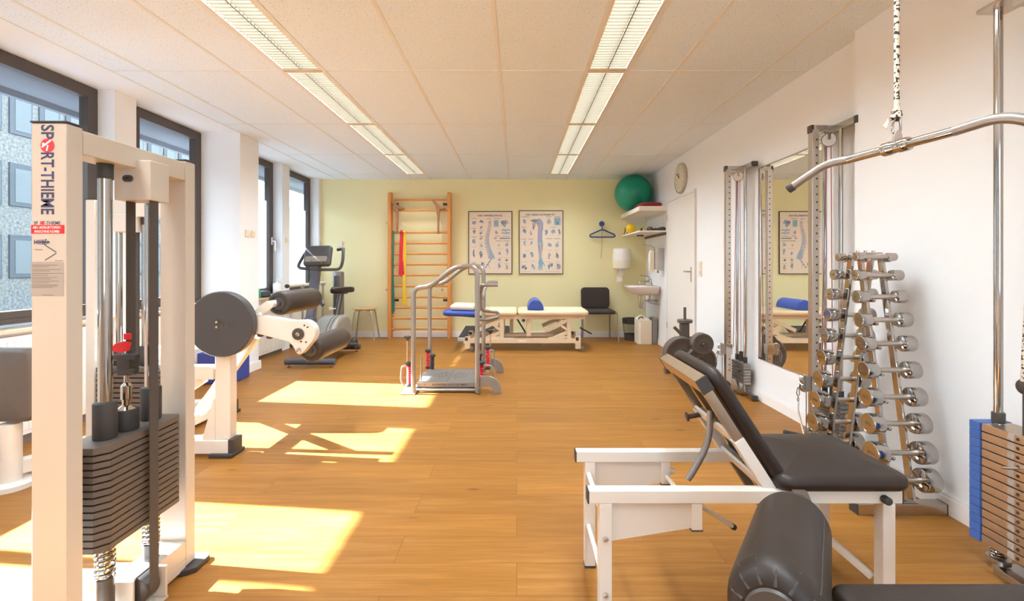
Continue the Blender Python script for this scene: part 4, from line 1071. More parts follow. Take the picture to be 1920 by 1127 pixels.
# ------------------------------------------------------------------ shelves in the corner
t = thing('wall_shelf', (1.87, 6.9, 1.89), 'thick upper corner shelf carrying the green ball', 'shelf')
MB().box(1.668, XR, 6.38, YB, 1.895, 1.958, .003).build('board', 'shelf', t)
b = MB(); b.box(1.75, XR, 7.44, 7.46, 1.83, 1.895); b.box(2.05, XR, 6.4, 7.44, 1.86, 1.895); b.build('bracket', 'white_metal', t)
t = thing('wall_shelf', (1.87, 6.9, 1.60), 'thin lower corner shelf carrying the yellow ball', 'shelf')
MB().box(1.672, XR, 6.38, YB, 1.605, 1.625, .002).build('board', 'shelf', t)
b = MB(); b.box(2.05, XR, 6.4, YB, 1.57, 1.605); b.box(1.80, 1.90, 7.0, 7.02, 1.585, 1.605); b.build('bracket', 'plastic', t)
t = thing('exercise_ball', (1.762, 7.08, 1.958), 'big green exercise ball in the corner under the ceiling', 'exercise ball')
b = MB(); b.sphere((1.762, 7.08, 2.237), .279, 56); o = b.build('ball', 'green_ball', t, 60)
b = MB(); b.lathe([(.012, 0), (.010, .006), (0, .007)], (1.762 - .176, 7.08 - .2, 2.31), (-.63, -.72, .26), 14); b.build('valve', 'green_ball', t)
t = tag(MB().pad(.15, .22, .055, .05, .026, .006, I3(1.85, 6.62, 1.9585)).build('cushion', 'maroon', None, 60), 'flat dark red cushion on the upper corner shelf', 'cushion')
t = thing('massage_ball', (1.71, 7.08, 1.625), 'small yellow ball on the lower corner shelf', 'ball')
b = MB(); b.sphere((1.715, 7.05, 1.698), .072, 32); b.build('ball', 'yellow', t, 60)
t = thing('black_strap', (1.69, 7.25, 1.625), 'short black strap lying by the yellow ball', 'strap')
b = MB(); b.sweep([(1.69, 7.15, 1.632), (1.686, 7.2, 1.70), (1.69, 7.3, 1.70), (1.69, 7.36, 1.635)], .006, 8, .03); b.build('band', 'rubber', t)
b = MB(); b.beam((1.685, 7.23, 1.68), (1.685, 7.26, 1.73), .02, .008, .002); b.build('buckle', 'plastic', t)
words_ = ['end next to the yellow ball', 'second from the yellow ball', 'third from the yellow ball', 'wall end']
for k, (x, y) in enumerate(((1.745, 6.49), (1.835, 6.46), (1.92, 6.50), (2.0, 6.455))):
    t = thing('ankle_weight', (x, y, 1.625), 'black padded cuff on the lower shelf, %s' % words_[k], 'ankle weight', 'black cuffs on the lower corner shelf')
    b = MB(); b.pad(.034, .06, .036 + .012 * (k % 2), .03, .016, .006, frame((x, y, 1.6255), (1, .2 * (k - 1), 0), (-.2 * (k - 1), 1, 0))); b.build('padding', 'rubber', t)
    b = MB(); b.box(x - .012, x + .010, y - .066, y - .058, 1.628, 1.655, .002); b.build('fastener', 'label_white' if k == 0 else 'dark_grey', t)

# ------------------------------------------------------------------ washbasin
G = thing('washbasin', (1.85, 6.85, .70), 'white wall-hung washbasin in the corner by the door', 'washbasin')
b = MB()
f0 = 0
rings = []
cx, cy = 1.83, 6.85
def brim(sc, z, back=XR - .002):
    out = []
    for i in range(40):
        a = 2 * PI * i / 40
        x = cx - .245 * sc * math.cos(a); y = cy + .25 * math.copysign(abs(math.sin(a)) ** .8, math.sin(a)) * (sc * .9 + .1)
        if math.cos(a) < 0: x = cx + (back - cx) * min(1, abs(math.cos(a)) ** .35)
        out.append((x, y, z))
    return out
prof = [(.22, .715), (.5, .725), (.78, .765), (.93, .81), (1.0, .835), (1.0, .845), (.97, .848)]
for sc, z in prof: rings.append([b.bm.verts.new(p) for p in brim(sc, z)])
for sc, z in ((.80, .84), (.70, .80), (.5, .765), (.25, .755)):
    rings.append([b.bm.verts.new((cx - .03 + (p[0] - cx) * (.9 if p[0] < cx else .55), p[1], z)) for p in brim(sc, z)])
for Aa, Bb in zip(rings, rings[1:]):
    for k in range(40): b.bm.faces.new((Aa[k], Aa[(k + 1) % 40], Bb[(k + 1) % 40], Bb[k]))
b.bm.faces.new(rings[0][::-1]); b.bm.faces.new(rings[-1])
b.build('basin', 'ceramic', G, 50)
b = MB(); b.cyl((1.97, 6.85, .84), (1.95, 6.85, .95), .024, 20, .004); b.sweep([(1.955, 6.85, .91), (1.80, 6.85, .90), (1.795, 6.85, .885)], .014, 12, .03); b.sweep([(1.95, 6.85, .955), (1.93, 6.85, .985), (1.81, 6.85, 1.0)], .009, 10, .03); b.build('tap', 'chrome', G)
b = MB(); b.sweep([(1.80, 6.85, .72), (1.80, 6.85, .53), (1.86, 6.85, .53), (1.86, 6.85, .63), (XR - .002, 6.85, .63)], .018, 14, .04); b.cyl((1.80, 6.85, .68), (1.80, 6.85, .71), .028, 18, .003); b.build('waste_trap', 'chrome', G)
b = MB()
for y in (6.78, 6.93): b.sweep([(1.95, 6.85, .74), (1.95, y, .60), (2.0, y, .58), (XR - .002, y, .58)], .007, 10, .03)
b.build('supply_hose', 'brushed', G)
t = thing('soap_dispenser', (2.0, 6.55, 1.05), 'steel and cream soap dispenser on the wall above the basin', 'soap dispenser')
MB().prism([(1.94, 1.10), (XR, 1.07), (XR, 1.39), (1.94, 1.39)], 'xz', 6.56, 6.64, .003).build('housing', 'brushed', t)
b = MB(); b.prism([(1.865, 1.06), (1.935, 1.06), (1.935, 1.34), (1.895, 1.36), (1.87, 1.33)], 'xz', 6.565, 6.635, .006); b.build('bottle', 'cream_plastic', t)
b = MB(); b.sweep([(1.96, 6.6, 1.392), (1.84, 6.6, 1.44), (1.78, 6.6, 1.435)], .008, 10, .03); b.build('lever', 'brushed', t)
b = MB(); b.cyl((1.99, 6.6, 1.04), (1.99, 6.6, 1.08), .014, 14, .002); b.build('nozzle', 'grey_metal', t)
t = thing('waste_bin', (1.765, 7.2, 0), 'black wire waste bin on the floor behind the white canister', 'waste bin')
b = MB(); b.lathe([(0, .006), (.10, .006), (.104, .0), (.107, .0), (.113, .095), (.110, .095), (.103, .01), (0, .01)], (1.765, 7.2, 0), n=36); b.build('base', 'rubber', t)
b = MB(); b.lathe([(.130, .255), (.136, .255), (.140, .325), (.143, .33), (.134, .335), (.128, .26)], (1.765, 7.2, 0), n=36); b.build('rim', 'rubber', t)
b = MB()
for k in range(44):
    a = 2 * PI * k / 44
    b.cyl((1.765 + .111 * math.cos(a), 7.2 + .111 * math.sin(a), .09), (1.765 + .133 * math.cos(a), 7.2 + .133 * math.sin(a), .26), .0016, 5)
b.build('wire_grid', 'rubber', t)
t = thing('liquid_canister', (1.88, 6.93, 0), 'tall cream canister with a top grip under the washbasin', 'canister')
b = MB(); b.prism([(1.765, 6.83), (1.80, 6.79), (1.955, 6.79), (1.965, 6.80), (1.965, 7.02), (1.765, 7.02)], 'xy', 0, .345, .004)
b.hexa([(1.766, 6.84, .345), (1.766, 6.84, .36), (1.766, 7.02, .345), (1.766, 7.02, .36), (1.963, 6.80, .345), (1.85, 6.83, .41), (1.963, 7.02, .345), (1.85, 7.01, .41)], .004)
b.build('body', 'cream_plastic', t)
b = MB(); b.sweep([(1.775, 6.835, .36), (1.79, 6.828, .395), (1.83, 6.825, .40), (1.845, 6.826, .375)], .007, 10, .02); b.build('grip', 'plastic', t)
t = tag(MB().box(1.972, 2.045, 6.80, 6.98, 0, .38, .004).build('pipe_cover', 'grey_metal'), 'grey metal box on the floor between canister and white wall', 'box')

# ------------------------------------------------------------------ clock
t = thing('wall_clock', (XR, 5.85, 2.05), 'round cream wall clock above the door', 'clock')
b = MB(); b.lathe([(.182, 0), (.19, .012), (.186, .035), (.172, .041), (.165, .036), (.165, .02)], (XR, 5.85, 2.235), (-1, 0, 0), 48); b.build('case', 'clock_rim', t, 50)
b = MB(); b.lathe([(.166, .033), (0, .0331)], (XR, 5.85, 2.235), (-1, 0, 0), 48); b.build('dial', 'clock_face', t)
for hh in range(1, 13):
    a = math.radians(90 - 30 * hh)
    lettering(str(hh), 'numeral', 'ink_dark', t, (XR - .0335, 5.85 - .125 * math.cos(a), 2.235 + .125 * math.sin(a)), (0, -1, 0), (0, 0, 1), h=.026, bold=.02)
b = MB(); b.beam((XR - .037, 5.85, 2.235), (XR - .037, 5.85 + .035, 2.235 + .075), .003, .008, up=(0, 1, 0)); b.build('hour_hand', 'rubber', t)
b = MB(); b.beam((XR - .039, 5.85, 2.235), (XR - .039, 5.85 + .085, 2.235 + .075), .003, .006, up=(0, 1, 0)); b.build('minute_hand', 'rubber', t)

# ------------------------------------------------------------------ mirror
t = thing('wall_mirror', (XR, 3.57, .35), 'large frameless mirror on the white wall between two cable towers', 'mirror')
MB().box(XR - .008, XR - .0001, 3.16, 3.99, .354, 1.968, .001).build('glass', 'mirror', t)
MB().box(XR - .013, XR, 3.16, 3.99, 1.968, 1.976, .001).build('top_clip', 'brushed', t)

# ------------------------------------------------------------------ balance platform with handrails
Q = thing('balance_platform', (-.64, 4.55, 0), 'grey swinging balance platform with bent tube handrails', 'balance trainer')
b = MB(); b.box(-.905, -.375, 4.25, 4.81, .062, .083, .003); b.build('deck', 'platform', Q)
b = MB()
for r in (.05, .085, .12, .155):
    for a0, a1 in ((110, 250), (-70, 70)):
        pts = [(-.64 + r * math.cos(math.radians(v)), 4.53 + r * .8 * math.sin(math.radians(v)), .0837) for v in range(a0, a1 + 1, 10)]
        for p, q in zip(pts[::2], pts[1::2]): b.beam(p, q, .005, .0008)
b.beam((-.64, 4.27, .0836), (-.64, 4.79, .0836), .005, .0008)
b.build('target_marks', 'rubber', Q)
MB().box(-.905, -.375, 4.243, 4.25, .045, .083, .001).build('deck_front', 'silver', Q)
lettering('BIOSWING• POSTUROMED •', 'lettering', 'rubber', Q, (-.60, 4.2428, .0645), (1, 0, 0), (0, 0, 1), w=.33, h=.017, bold=.015)
b = MB(); b.lathe([(.004, 0), (.004, .0006)], (-.835, 4.2428, .0645), (0, -1, 0), 12); b.build('dot', 'rubber', Q)
b = MB()
for y in (4.22, 4.84): b.cyl((-.95, y, .022), (-.33, y, .022), .014, 14)
b.box(-.9, -.38, 4.26, 4.80, .03, .05)
for x in (-.93, -.35): b.box(x - .012, x + .012, 4.2, 4.86, .01, .03, .003)
b.build('under_frame', 'silver', Q)
for y in (4.17, 4.95):
    b = MB(); b.sweep([(-.922, y, .012), (-.922, y, .945), (-.775, y, .955), (-.545, y, 1.142), (-.352, y, 1.142), (-.352, y, .012)], .0215, 16, .10); b.build('handrail', 'silver', Q, 60)
b = MB(); b.sweep([(-.17, 4.2, .972), (-.315, 4.2, .972), (-.335, 4.25, .90), (-.345, 4.6, .82), (-.335, 4.9, .90), (-.315, 4.93, .972), (-.20, 4.93, .972)], .0185, 14, .07)
b.build('side_handle', 'silver', Q, 60)
b = MB(); b.sweep([(-.333, 4.25, .90), (-.333, 4.30, .74), (-.27, 4.45, .708), (-.185, 4.5, .70), (-.18, 4.5, .65), (-.28, 4.40, .635), (-.345, 4.22, .66)], .0165, 14, .06); b.build('lower_handle', 'silver', Q, 60)
def spring(x, y, z0, z1, m, name):
    b = MB(); n = 9
    pr = [(.0, z0)]
    for i in range(n):
        za = z0 + (z1 - z0) * i / n; zb = z0 + (z1 - z0) * (i + .5) / n
        pr += [(.013, za), (.021, zb)]
    pr += [(.013, z1), (0, z1)]
    b.lathe(pr, (x, y, 0), n=18)
    o = b.build(name, m, Q)
    MB().cyl((x, y, z1), (x, y, z1 + .028), .031, 22, .006).build('spring_cap', 'rubber', Q)
    MB().cyl((x, y, z0 - .02), (x, y, z0), .029, 22, .005).build('spring_cap', 'rubber', Q)
spring(-.985, 4.28, .06, .235, 'band_red', 'red_bellows'); spring(-.935, 4.93, .08, .235, 'band_red', 'red_bellows')
spring(-.325, 4.30, .10, .235, 'band_red', 'red_bellows'); spring(-.30, 4.80, .10, .29, 'band_red', 'red_bellows')
spring(-.865, 4.80, .08, .21, 'rubber', 'black_bellows'); spring(-.385, 4.84, .08, .21, 'rubber', 'black_bellows')
for x, y, z in ((-1.005, 4.30, .48), (-.275, 4.86, .46)):
    MB().cyl((x, y, .02), (x, y, z), .0075, 12).build('locking_rod', 'brushed', Q)
    b = MB(); b.lathe([(.01, -.025), (.014, -.01), (.032, 0), (.034, .012), (.028, .018), (0, .018)], (x, y, z), n=20); b.build('locking_knob', 'rubber', Q)
for pts in ([(-1.0, 4.25, .235), (-1.045, 4.25, .23), (-1.055, 4.25, .10), (-1.02, 4.25, .05)], [(-.30, 4.27, .235), (-.225, 4.27, .23), (-.215, 4.27, .06)], [(-.28, 4.78, .28), (-.235, 4.78, .28), (-.225, 4.78, .08)], [(-.885, 4.34, .30), (-.89, 4.34, .06)]):
    MB().sweep(pts, .008, 10, .03).build('link_rod', 'silver', Q)
b = MB(); b.box(-1.03, -.90, 4.13, 4.36, 0, .012, .003); b.build('base_plate', 'silver', Q)
b = MB(); b.box(-1.0, -.90, 4.80, 5.0, 0, .012, .003); b.build('base_plate', 'silver', Q)
for y in (4.18, 4.98):
    arc = [(-.33, .155), (-.26, .155)] + [(-.26 + .12 * math.sin(math.radians(v)), .155 - .12 * (1 - math.cos(math.radians(v)))) for v in range(15, 91, 15)] + [(-.14, .0), (-.215, 0), (-.215, .05), (-.24, .065), (-.33, .06)]
    b = MB(); b.prism(arc, 'xz', y, y + .03, .004); b.build('end_bracket', 'silver', Q)
# ------------------------------------------------------------------ weight tree
T = thing('weight_tree', (1.70, 4.75, 0), 'dark weight tree loaded with black discs beside the door', 'weight tree')
b = MB(); b.box(1.665, 1.745, 4.72, 4.80, .05, .56, .006); b.build('column', 'stack', T)
b = MB(); b.box(1.58, 1.80, 4.96, 5.03, 0, .055, .006); b.box(1.66, 1.75, 4.60, 5.0, .0, .05, .005); b.build('base_frame', 'stack', T)
b = MB(); b.box(1.625, 1.80, 4.56, 4.63, 0, .055, .006); b.build('front_foot', 'plastic', T)
b = MB(); b.cyl((1.71, 4.76, .55), (1.71, 4.76, .72), .014, 16); b.build('top_pin', 'stack', T)
b = MB(); b.beam((1.68, 4.76, .44), (1.60, 4.76, .52), .03, .03, .004); b.build('side_pin', 'stack', T)
for x, z in ((1.757, .405), (1.635, .262), (1.79, .212)):
    MB().cyl((x, 4.37 if z > .4 else 4.48, z), (x, 4.98, z), .0135, 16).build('disc_peg', 'stack', T)
b = MB()
for z in (.405, .262, .212): b.beam((1.62, 4.78, z), (1.80, 4.78, z), .03, .03, .003)
b.build('peg_bar', 'stack', T)
def disc(x, y, z, r, th, where, axis=(0, 1, 0)):
    t = thing('weight_disc', (x, y, z - r), 'black iron weight disc %s' % where, 'weight disc', 'discs on the weight tree')
    b = MB(); b.lathe([(.0165, 0.0), (r * .35, 0), (r * .37, th * .2), (r * .78, th * .2), (r * .82, 0), (r * .96, 0), (r, th * .25), (r, th * .75), (r * .96, th), (r * .82, th), (r * .78, th * .8), (r * .37, th * .8), (r * .35, th), (.016, th)], (x, y, z), axis, 44)
    b.build('disc', 'stack', t)
    b = MB(); b.lathe([(.021, -.001), (.0165, -.001), (.0165, th + .001), (.021, th + .001)], (x, y, z), axis, 20); b.build('hub_ring', 'grey_metal', t)
wd = ['at the front', 'second', 'third', 'at the back']
for k in range(3): disc(1.757, 4.40 + k * .032, .405, .10, .028, 'on the upper peg, %s in its row' % wd[k if k < 2 else 3])
for k in range(4): disc(1.635, 4.60 + k * .028, .262, .175, .026, 'on the couch-side peg, %s in its row' % wd[k])
for k in range(2): disc(1.79, 4.52 + k * .032, .212, .15, .028, 'on the wall-side lower peg, %s' % ('in front' if k == 0 else 'behind'))
for k in range(2): disc(1.71, 4.76, .565 + k * .016, .075, .014, 'lying flat on top of the tree, %s' % ('below' if k == 0 else 'uppermost'), (0, 0, 1))

# ------------------------------------------------------------------ cable towers at the mirror
def cable_tower(y, label, nplates, zst):
    t = thing('cable_tower', (1.95, y, 0), label, 'cable tower', 'steel cable towers beside the mirror')
    xp = 1.875
    MB().box(xp - .022, xp + .022, y - .022, y + .022, .02, 2.0, .003).build('post', 'brushed', t)
    b = MB()
    for i in range(36): b.cyl((xp + .006, y - .0225, .22 + i * .049), (xp + .006, y - .0235, .22 + i * .049), .006, 8)
    b.build('post_holes', 'rubber', t)
    for nm, z in (('top_frame', 2.005), ('base_frame', .025)):
        b = MB(); b.box(xp - .01, 2.03, y - .02, y + .02, z - .022, z + .022, .002); b.box(1.985, 2.03, y - .20, y + .20, z - .02, z + .02, .002); b.build(nm, 'chrome', t)
        MB().box(xp - .028, xp - .009, y - .0215, y + .0215, z - .0235, z + .0235, .002).build('end_cap', 'plastic', t); MB().box(1.9835, 2.0315, y - .225, y - .199, z - .0215, z + .0215, .002).build('end_cap', 'plastic', t)
    for dy in (-.075, .075):
        MB().cyl((1.995, y + dy, .045), (1.995, y + dy, 1.985), .0125, 18).build('guide_rod', 'chrome', t)
    for dy in (-.075, .075, 0):
        MB().cyl((1.995, y + dy, zst + nplates * .026), (1.995, y + dy, zst + nplates * .026 + (.05 if dy else .085)), .017, 16, .002).build('bushing', 'rubber', t)
    for k in range(nplates):
        b = MB(); b.box(1.962, 2.026, y - .115, y + .115, zst + k * .026, zst + k * .026 + .021, .0015); p = b.build('weight_plate', 'silver', t)
        MB().box(1.9605, 1.9625, y - .11, y + .11, zst + k * .026 + .003, zst + k * .026 + .018).build('rubber_strip', 'stack', p)
    for dy in (-.075, .075):
        s = MB(); coil(s, (1.995, y + dy, .05), .017, zst - .055, 4, .004); s.build('buffer_spring', 'chrome', t)
    b = MB(); b.lathe([(.012, -.012), (.038, -.012), (.043, -.008), (.036, 0), (.043, .008), (.038, .012), (.012, .012)], (1.965, y - .01, 1.935), (.55, 1, 0), 32); b.build('top_pulley', 'brushed', t)
    b = MB(); b.beam((1.965, y - .01, 1.935), (1.965, y - .01, 1.985), .025, .03, .002); b.build('pulley_fork', 'chrome', t)
    MB().cyl((1.995, y, zst + .2), (1.975, y - .015, 1.93), .0028, 8).build('cable', 'cable', t)
    MB().cyl((1.925, y, .42), (1.95, y - .01, 1.93), .0028, 8).build('cable', 'cable', t)
    # sliding carriage with pulleys, hook and low handle
    b = MB(); b.box(xp - .03, xp + .03, y - .03, y + .03, .36, .45, .003); b.build('carriage', 'chrome', t)
    for dz in (-.023, .028):
        b = MB(); b.lathe([(.026, -.012), (.03, -.008), (.024, 0), (.03, .008), (.026, .012)], (xp - .06, y - .005, .40 + dz), (0, 1, 0), 24); b.build('carriage_pulley', 'chrome', t)
    b = MB(); b.box(xp - .065, xp - .025, y - .022, y - .018, .36, .45, .002); b.box(xp - .065, xp - .025, y + .012, y + .016, .36, .45, .002); b.build('carriage_plate', 'silver', t)
    b = MB(); b.sweep([(xp - .09, y - .005, .40), (xp - .105, y - .005, .375), (xp - .112, y - .005, .34), (xp - .10, y - .005, .315), (xp - .09, y - .005, .34), (xp - .098, y - .005, .38), (xp - .09, y - .005, .398)], .0035, 8, .015)
    b.sweep([(xp - .10, y - .005, .318), (xp - .108, y - .005, .30), (xp - .10, y - .005, .285), (xp - .094, y - .005, .30), (xp - .10, y - .005, .318)], .003, 8, .006); b.build('snap_hook', 'chrome', t)
    MB().cyl((xp - .05, y - .005, .36), (xp - .05, y - .005, .10), .0025, 8).build('cable', 'cable_dark', t)
    b = MB(); b.lathe([(.012, -.012), (.036, -.012), (.04, -.008), (.034, 0), (.04, .008), (.036, .012), (.012, .012)], (xp - .03, y - .03, .09), (0, 1, 0), 28); b.build('low_pulley', 'plastic', t)
    b = MB(); b.prism([(xp + .02, .05), (xp + .09, .05), (xp + .06, .14), (xp + .03, .15)], 'xz', y - .025, y - .015, .002); b.build('gusset', 'stain', t)
    b = MB(); b.cyl((1.94, y - .06, zst + nplates * .026 * .6), (1.965, y - .06, zst + nplates * .026 * .6), .008, 12, .002); b.build('selector_pin', 'plastic', t)
    return t
t1 = cable_tower(4.16, 'steel cable tower on the door side of the mirror', 7, .115)
t2 = cable_tower(2.955, 'steel cable tower standing behind the dumbbell rack', 8, .115)
b = MB(); b.sweep([(1.775, 2.95, .285), (1.755, 2.92, .24), (1.72, 2.80, .135)], .005, 8, .03); b.build('pull_hook', 'brushed', t2)
b = MB(); b.cyl((1.60, 2.80, .148), (1.74, 2.80, .118), .014, 16, .003); b.build('pull_handle', 'rubber', t2)

# ------------------------------------------------------------------ dumbbell rack
R = thing('dumbbell_rack', (1.775, 2.4, 0), 'chrome A-frame dumbbell rack against the white wall', 'dumbbell rack')
near = [(1.188, 2.352, .0205, .10), (1.097, 2.33, .027, .115), (.992, 2.31, .0315, .12), (.881, 2.29, .036, .122), (.768, 2.268, .039, .126), (.645, 2.25, .0415, .128), (.522, 2.232, .045, .132), (.402, 2.214, .0475, .135), (.273, 2.192, .0515, .138), (.154, 2.165, .054, .14)]
ctr = Yc = 2.395
def rail_y(z, s_): return Yc + s_ * (.032 + (1.188 - z) * .165)
for s_ in (-1, 1):
    for x in (1.735, 1.838):
        b = MB(); b.beam((x, rail_y(1.20, s_) - .0, 1.20), (x, rail_y(.045, s_), .045), .014, .034, .002, up=(0, 1, 0)); b.build('upright', 'chrome', R)
    y = rail_y(.03, s_)
    b = MB(); b.box(1.566, 1.975, y - .028, y + .028, 0, .048, .003); b.build('foot', 'brushed', R)
    MB().box(1.562, 1.567, y - .029, y + .029, 0, .049, .002).build('foot_cap', 'rubber', R); MB().box(1.974, 1.979, y - .029, y + .029, 0, .049, .002).build('foot_cap', 'rubber', R)
    b = MB(); b.box(1.72, 1.85, y - .02, y + .02, .048, .055, .002); b.build('foot_plate', 'chrome', R)
b = MB(); b.box(1.725, 1.848, Yc - .035, Yc + .035, 1.205, 1.212, .002)
for x in (1.745, 1.785, 1.825): b.cyl((x, Yc, 1.21), (x, Yc, 1.222), .008, 12)
b.build('top_plate', 'chrome', R)
b = MB(); b.beam((1.735, Yc - .2, .09), (1.735, Yc + .2, .09), .012, .025); b.beam((1.838, Yc - .2, .09), (1.838, Yc + .2, .09), .012, .025); b.build('tie_bar', 'chrome', R)
ORD = ['topmost', 'second from the top', 'third from the top', 'fourth from the top', 'fifth from the top', 'sixth from the top', 'seventh from the top', 'eighth from the top', 'ninth from the top', 'lowest']
KG = ['1KG', '2KG', '3KG', '4KG', '6KG', '7KG', '8KG', '9KG', '10KG', '12KG']
for s_ in (-1, 1):
    for i, (z, y0, r, hl) in enumerate(near):
        y = rail_y(z, s_) + s_ * (.019 + .014)
        for x in (1.735, 1.838):
            b = MB(); b.beam((x, rail_y(z, s_), z - .02), (x, y + s_ * .022, z - .02), .010, .012, .002); b.cyl((x, y + s_ * .022, z - .02), (x, y + s_ * .028, z - .012), .008, 10); b.build('cradle_pin', 'chrome', R)
        t = thing('dumbbell', (1.785, y, z - r), 'chrome dumbbell on the %s side of the rack, %s' % ('room-facing' if s_ < 0 else 'cable tower', ORD[i]), 'dumbbell', 'chrome dumbbells on the rack')
        xc = 1.785; hw = hl * .44
        MB().cyl((xc - hl + hw * .7, y, z), (xc + hl - hw * .7, y, z), .0125, 20).build('handle', 'brushed', t)
        for q in (-1, 1):
            b = MB(); e = .0035
            b.lathe([(.0, .0012), (r * .84, .0012), (r * .86, 0), (r - e, 0), (r - e * .3, e * .3), (r, e), (r, hw - e * 1.5), (r - e * .5, hw - e * .5), (r - e * 1.6, hw), (.0, hw)], (xc + q * hl, y, z), (-q, 0, 0), 40)
            b.build('head', 'chrome', t)
        lettering(KG[i], 'numeral', 'embossed', t, (xc - hl + .0010, y, z), (0, -1, 0), (0, 0, 1), w=r * .8, bold=.01)

# ------------------------------------------------------------------ lat machine at the right edge
L_ = thing('lat_pulldown', (1.6, 1.5, 0), 'lat pulldown machine with blue-edged steel plate stack at the near wall', 'exercise machine')
for k in range(14):
    z = .10 + k * .0323
    p = MB().box(1.76, 1.875, 1.44, 1.772, z, z + .0285, .0015).build('weight_plate', 'stain', L_)
    MB().box(1.755, 1.878, 1.773, 1.815, z - .0016, z + .0300, .002).build('blue_end', 'blue_edge', p)
    b = MB(); b.cyl((1.7605, 1.643, z + .014), (1.7592, 1.643, z + .014), .0058, 12); b.build('pin_hole', 'rubber', p)
    MB().box(1.7592, 1.7602, 1.654, 1.677, z + .003, z + .026).build('weight_label', 'label_grey', p)
b = MB(); b.cyl((1.76, 1.643, .432), (1.71, 1.65, .432), .005, 10); b.build('selector_pin', 'brushed', L_)
MB().cyl((1.817, 1.765, .05), (1.817, 1.765, 2.12), .0135, 24).build('guide_rod', 'chrome', L_)
MB().cyl((1.817, 1.49, .05), (1.817, 1.49, 2.12), .0135, 24).build('guide_rod', 'chrome', L_)
for y in (1.765, 1.49):
    MB().cyl((1.817, y, .552), (1.817, y, .592), .020, 20, .003).build('rod_bushing', 'plastic', L_)
    s = MB(); coil(s, (1.817, y, .045), .022, .05, 5, .004); s.build('buffer_spring', 'chrome', L_)
    MB().cyl((1.817, y, .036), (1.817, y, .045), .036, 20).build('spring_plate', 'brushed', L_)
b = MB(); b.pad(.06, .22, .012, .02, .003, 0, I3(1.835, 1.60, 2.118)); b.build('top_bracket', 'brushed', L_)
b = MB(); b.box(1.80, 1.90, 1.36, 1.70, 2.085, 2.118, .003); b.build('top_tube', 'brushed', L_)
b = MB(); b.box(1.77, 1.86, 1.33, 1.74, .0, .036, .003); b.box(1.745, 1.86, 1.60, 1.70, .02, .045, .002); b.build('base_tube', 'chrome', L_)
b = MB(); b.box(1.80, 1.88, 1.34, 1.42, .036, 2.2, .004); b.build('upright', 'white_metal', L_)
b = MB(); b.beam((1.14, 1.45, 2.26), (1.88, 1.38, 2.26), .06, .08, .005); b.build('boom', 'white_metal', L_)
b = MB(); b.lathe([(.01, -.014), (.045, -.014), (.05, -.01), (.042, 0), (.05, .01), (.045, .014), (.01, .014)], (1.228, 1.45, 2.20), (0, 1, 0), 28); b.build('boom_pulley', 'plastic', L_)
b = MB(); b.sweep([(1.178, 1.45, 1.615), (1.178, 1.45, 2.19)], .0075, 14); b.build('rope', 'rope', L_)
b = MB(); b.sweep([(1.772, 1.637, .74), (1.772, 1.575, 2.09)], .0075, 14); b.build('rope', 'rope', L_)
b = MB(); b.lathe([(.02, -.01), (.026, -.006), (.026, .006), (.02, .01)], (1.778, 1.637, .72), (1, 0, 0), 20); b.cyl((1.778, 1.637, .55), (1.778, 1.637, .72), .006); b.build('rope_eye', 'plastic', L_)
# knot, carabiner and bar hang from the rope
N = thing('lat_bar', (1.175, 1.45, 1.5), 'long bent steel pulldown bar hanging from the braided rope', 'pulldown bar')
b = MB(); b.lathe([(.006, -.02), (.0135, -.012), (.014, .0), (.010, .012), (.008, .022)], (1.178, 1.45, 1.612), (0, 0, 1), 16); b.sweep([(1.182, 1.445, 1.605), (1.186, 1.45, 1.625), (1.175, 1.455, 1.632), (1.166, 1.45, 1.62)], .007, 10, .01); b.sweep([(1.178, 1.45, 1.61), (1.165, 1.442, 1.606), (1.152, 1.44, 1.596)], .0075, 10, .01); b.build('rope_knot', 'rope', N)
b = MB()
for k in range(26):
    a = random.uniform(-.5, .5); c = random.uniform(-.5, .5)
    b.sweep([(1.154, 1.44, 1.598 + .006 * a), (1.138 + .006 * c, 1.438 + .014 * a, 1.588 + .018 * c), (1.132 + .008 * c, 1.438 + .02 * a, 1.570 + .016 * a)], .0011, 4)
b.build('frayed_end', 'frayed', N)
b = MB(); b.sweep([(1.178, 1.45, 1.612), (1.166, 1.45, 1.585), (1.164, 1.45, 1.56), (1.178, 1.45, 1.548), (1.19, 1.45, 1.562), (1.189, 1.45, 1.59), (1.178, 1.45, 1.612)], .0036, 10, .008); b.build('carabiner', 'chrome', N)
bd = Vector((1.239 - 1.106, 1.18 - 1.67, .018)).normalized(); bc = Vector((1.172, 1.445, 1.512))
b = MB(); b.prism([(1.155, 1.508), (1.195, 1.508), (1.190, 1.55), (1.184, 1.563), (1.172, 1.563), (1.165, 1.55)], 'xz', 1.442, 1.45, .003); b.build('swivel_plate', 'brushed', N)
b = MB(); b.lathe([(.019, -.04), (.021, -.036), (.021, -.012), (.019, -.008), (.019, .008), (.021, .012), (.021, .036), (.019, .04)], bc, bd, 28); b.build('swivel_collar', 'chrome', N)
b = MB(); b.sweep([bc - bd * .16, bc + bd * .16], .0135, 24); b.build('bar', 'chrome', N)
pl = Vector((1.106, 1.67, 1.509)); pr_ = Vector((1.239, 1.18, 1.527))
MB().sweep([bc - bd * .155, pl, Vector((1.028, 1.755, 1.437))], .0138, 20, .05).build('grip', 'silver', N)
MB().sweep([bc + bd * .155, pr_, Vector((1.319, 1.098, 1.447))], .0138, 20, .05).build('grip', 'silver', N)
for a, c in ((pl, Vector((1.028, 1.755, 1.437))), (pr_, Vector((1.319, 1.098, 1.447)))):
    d_ = (c - a).normalized(); MB().cyl(c - d_ * .012, c + d_ * .012, .0165, 20, .003).build('end_cap', 'rubber', N)

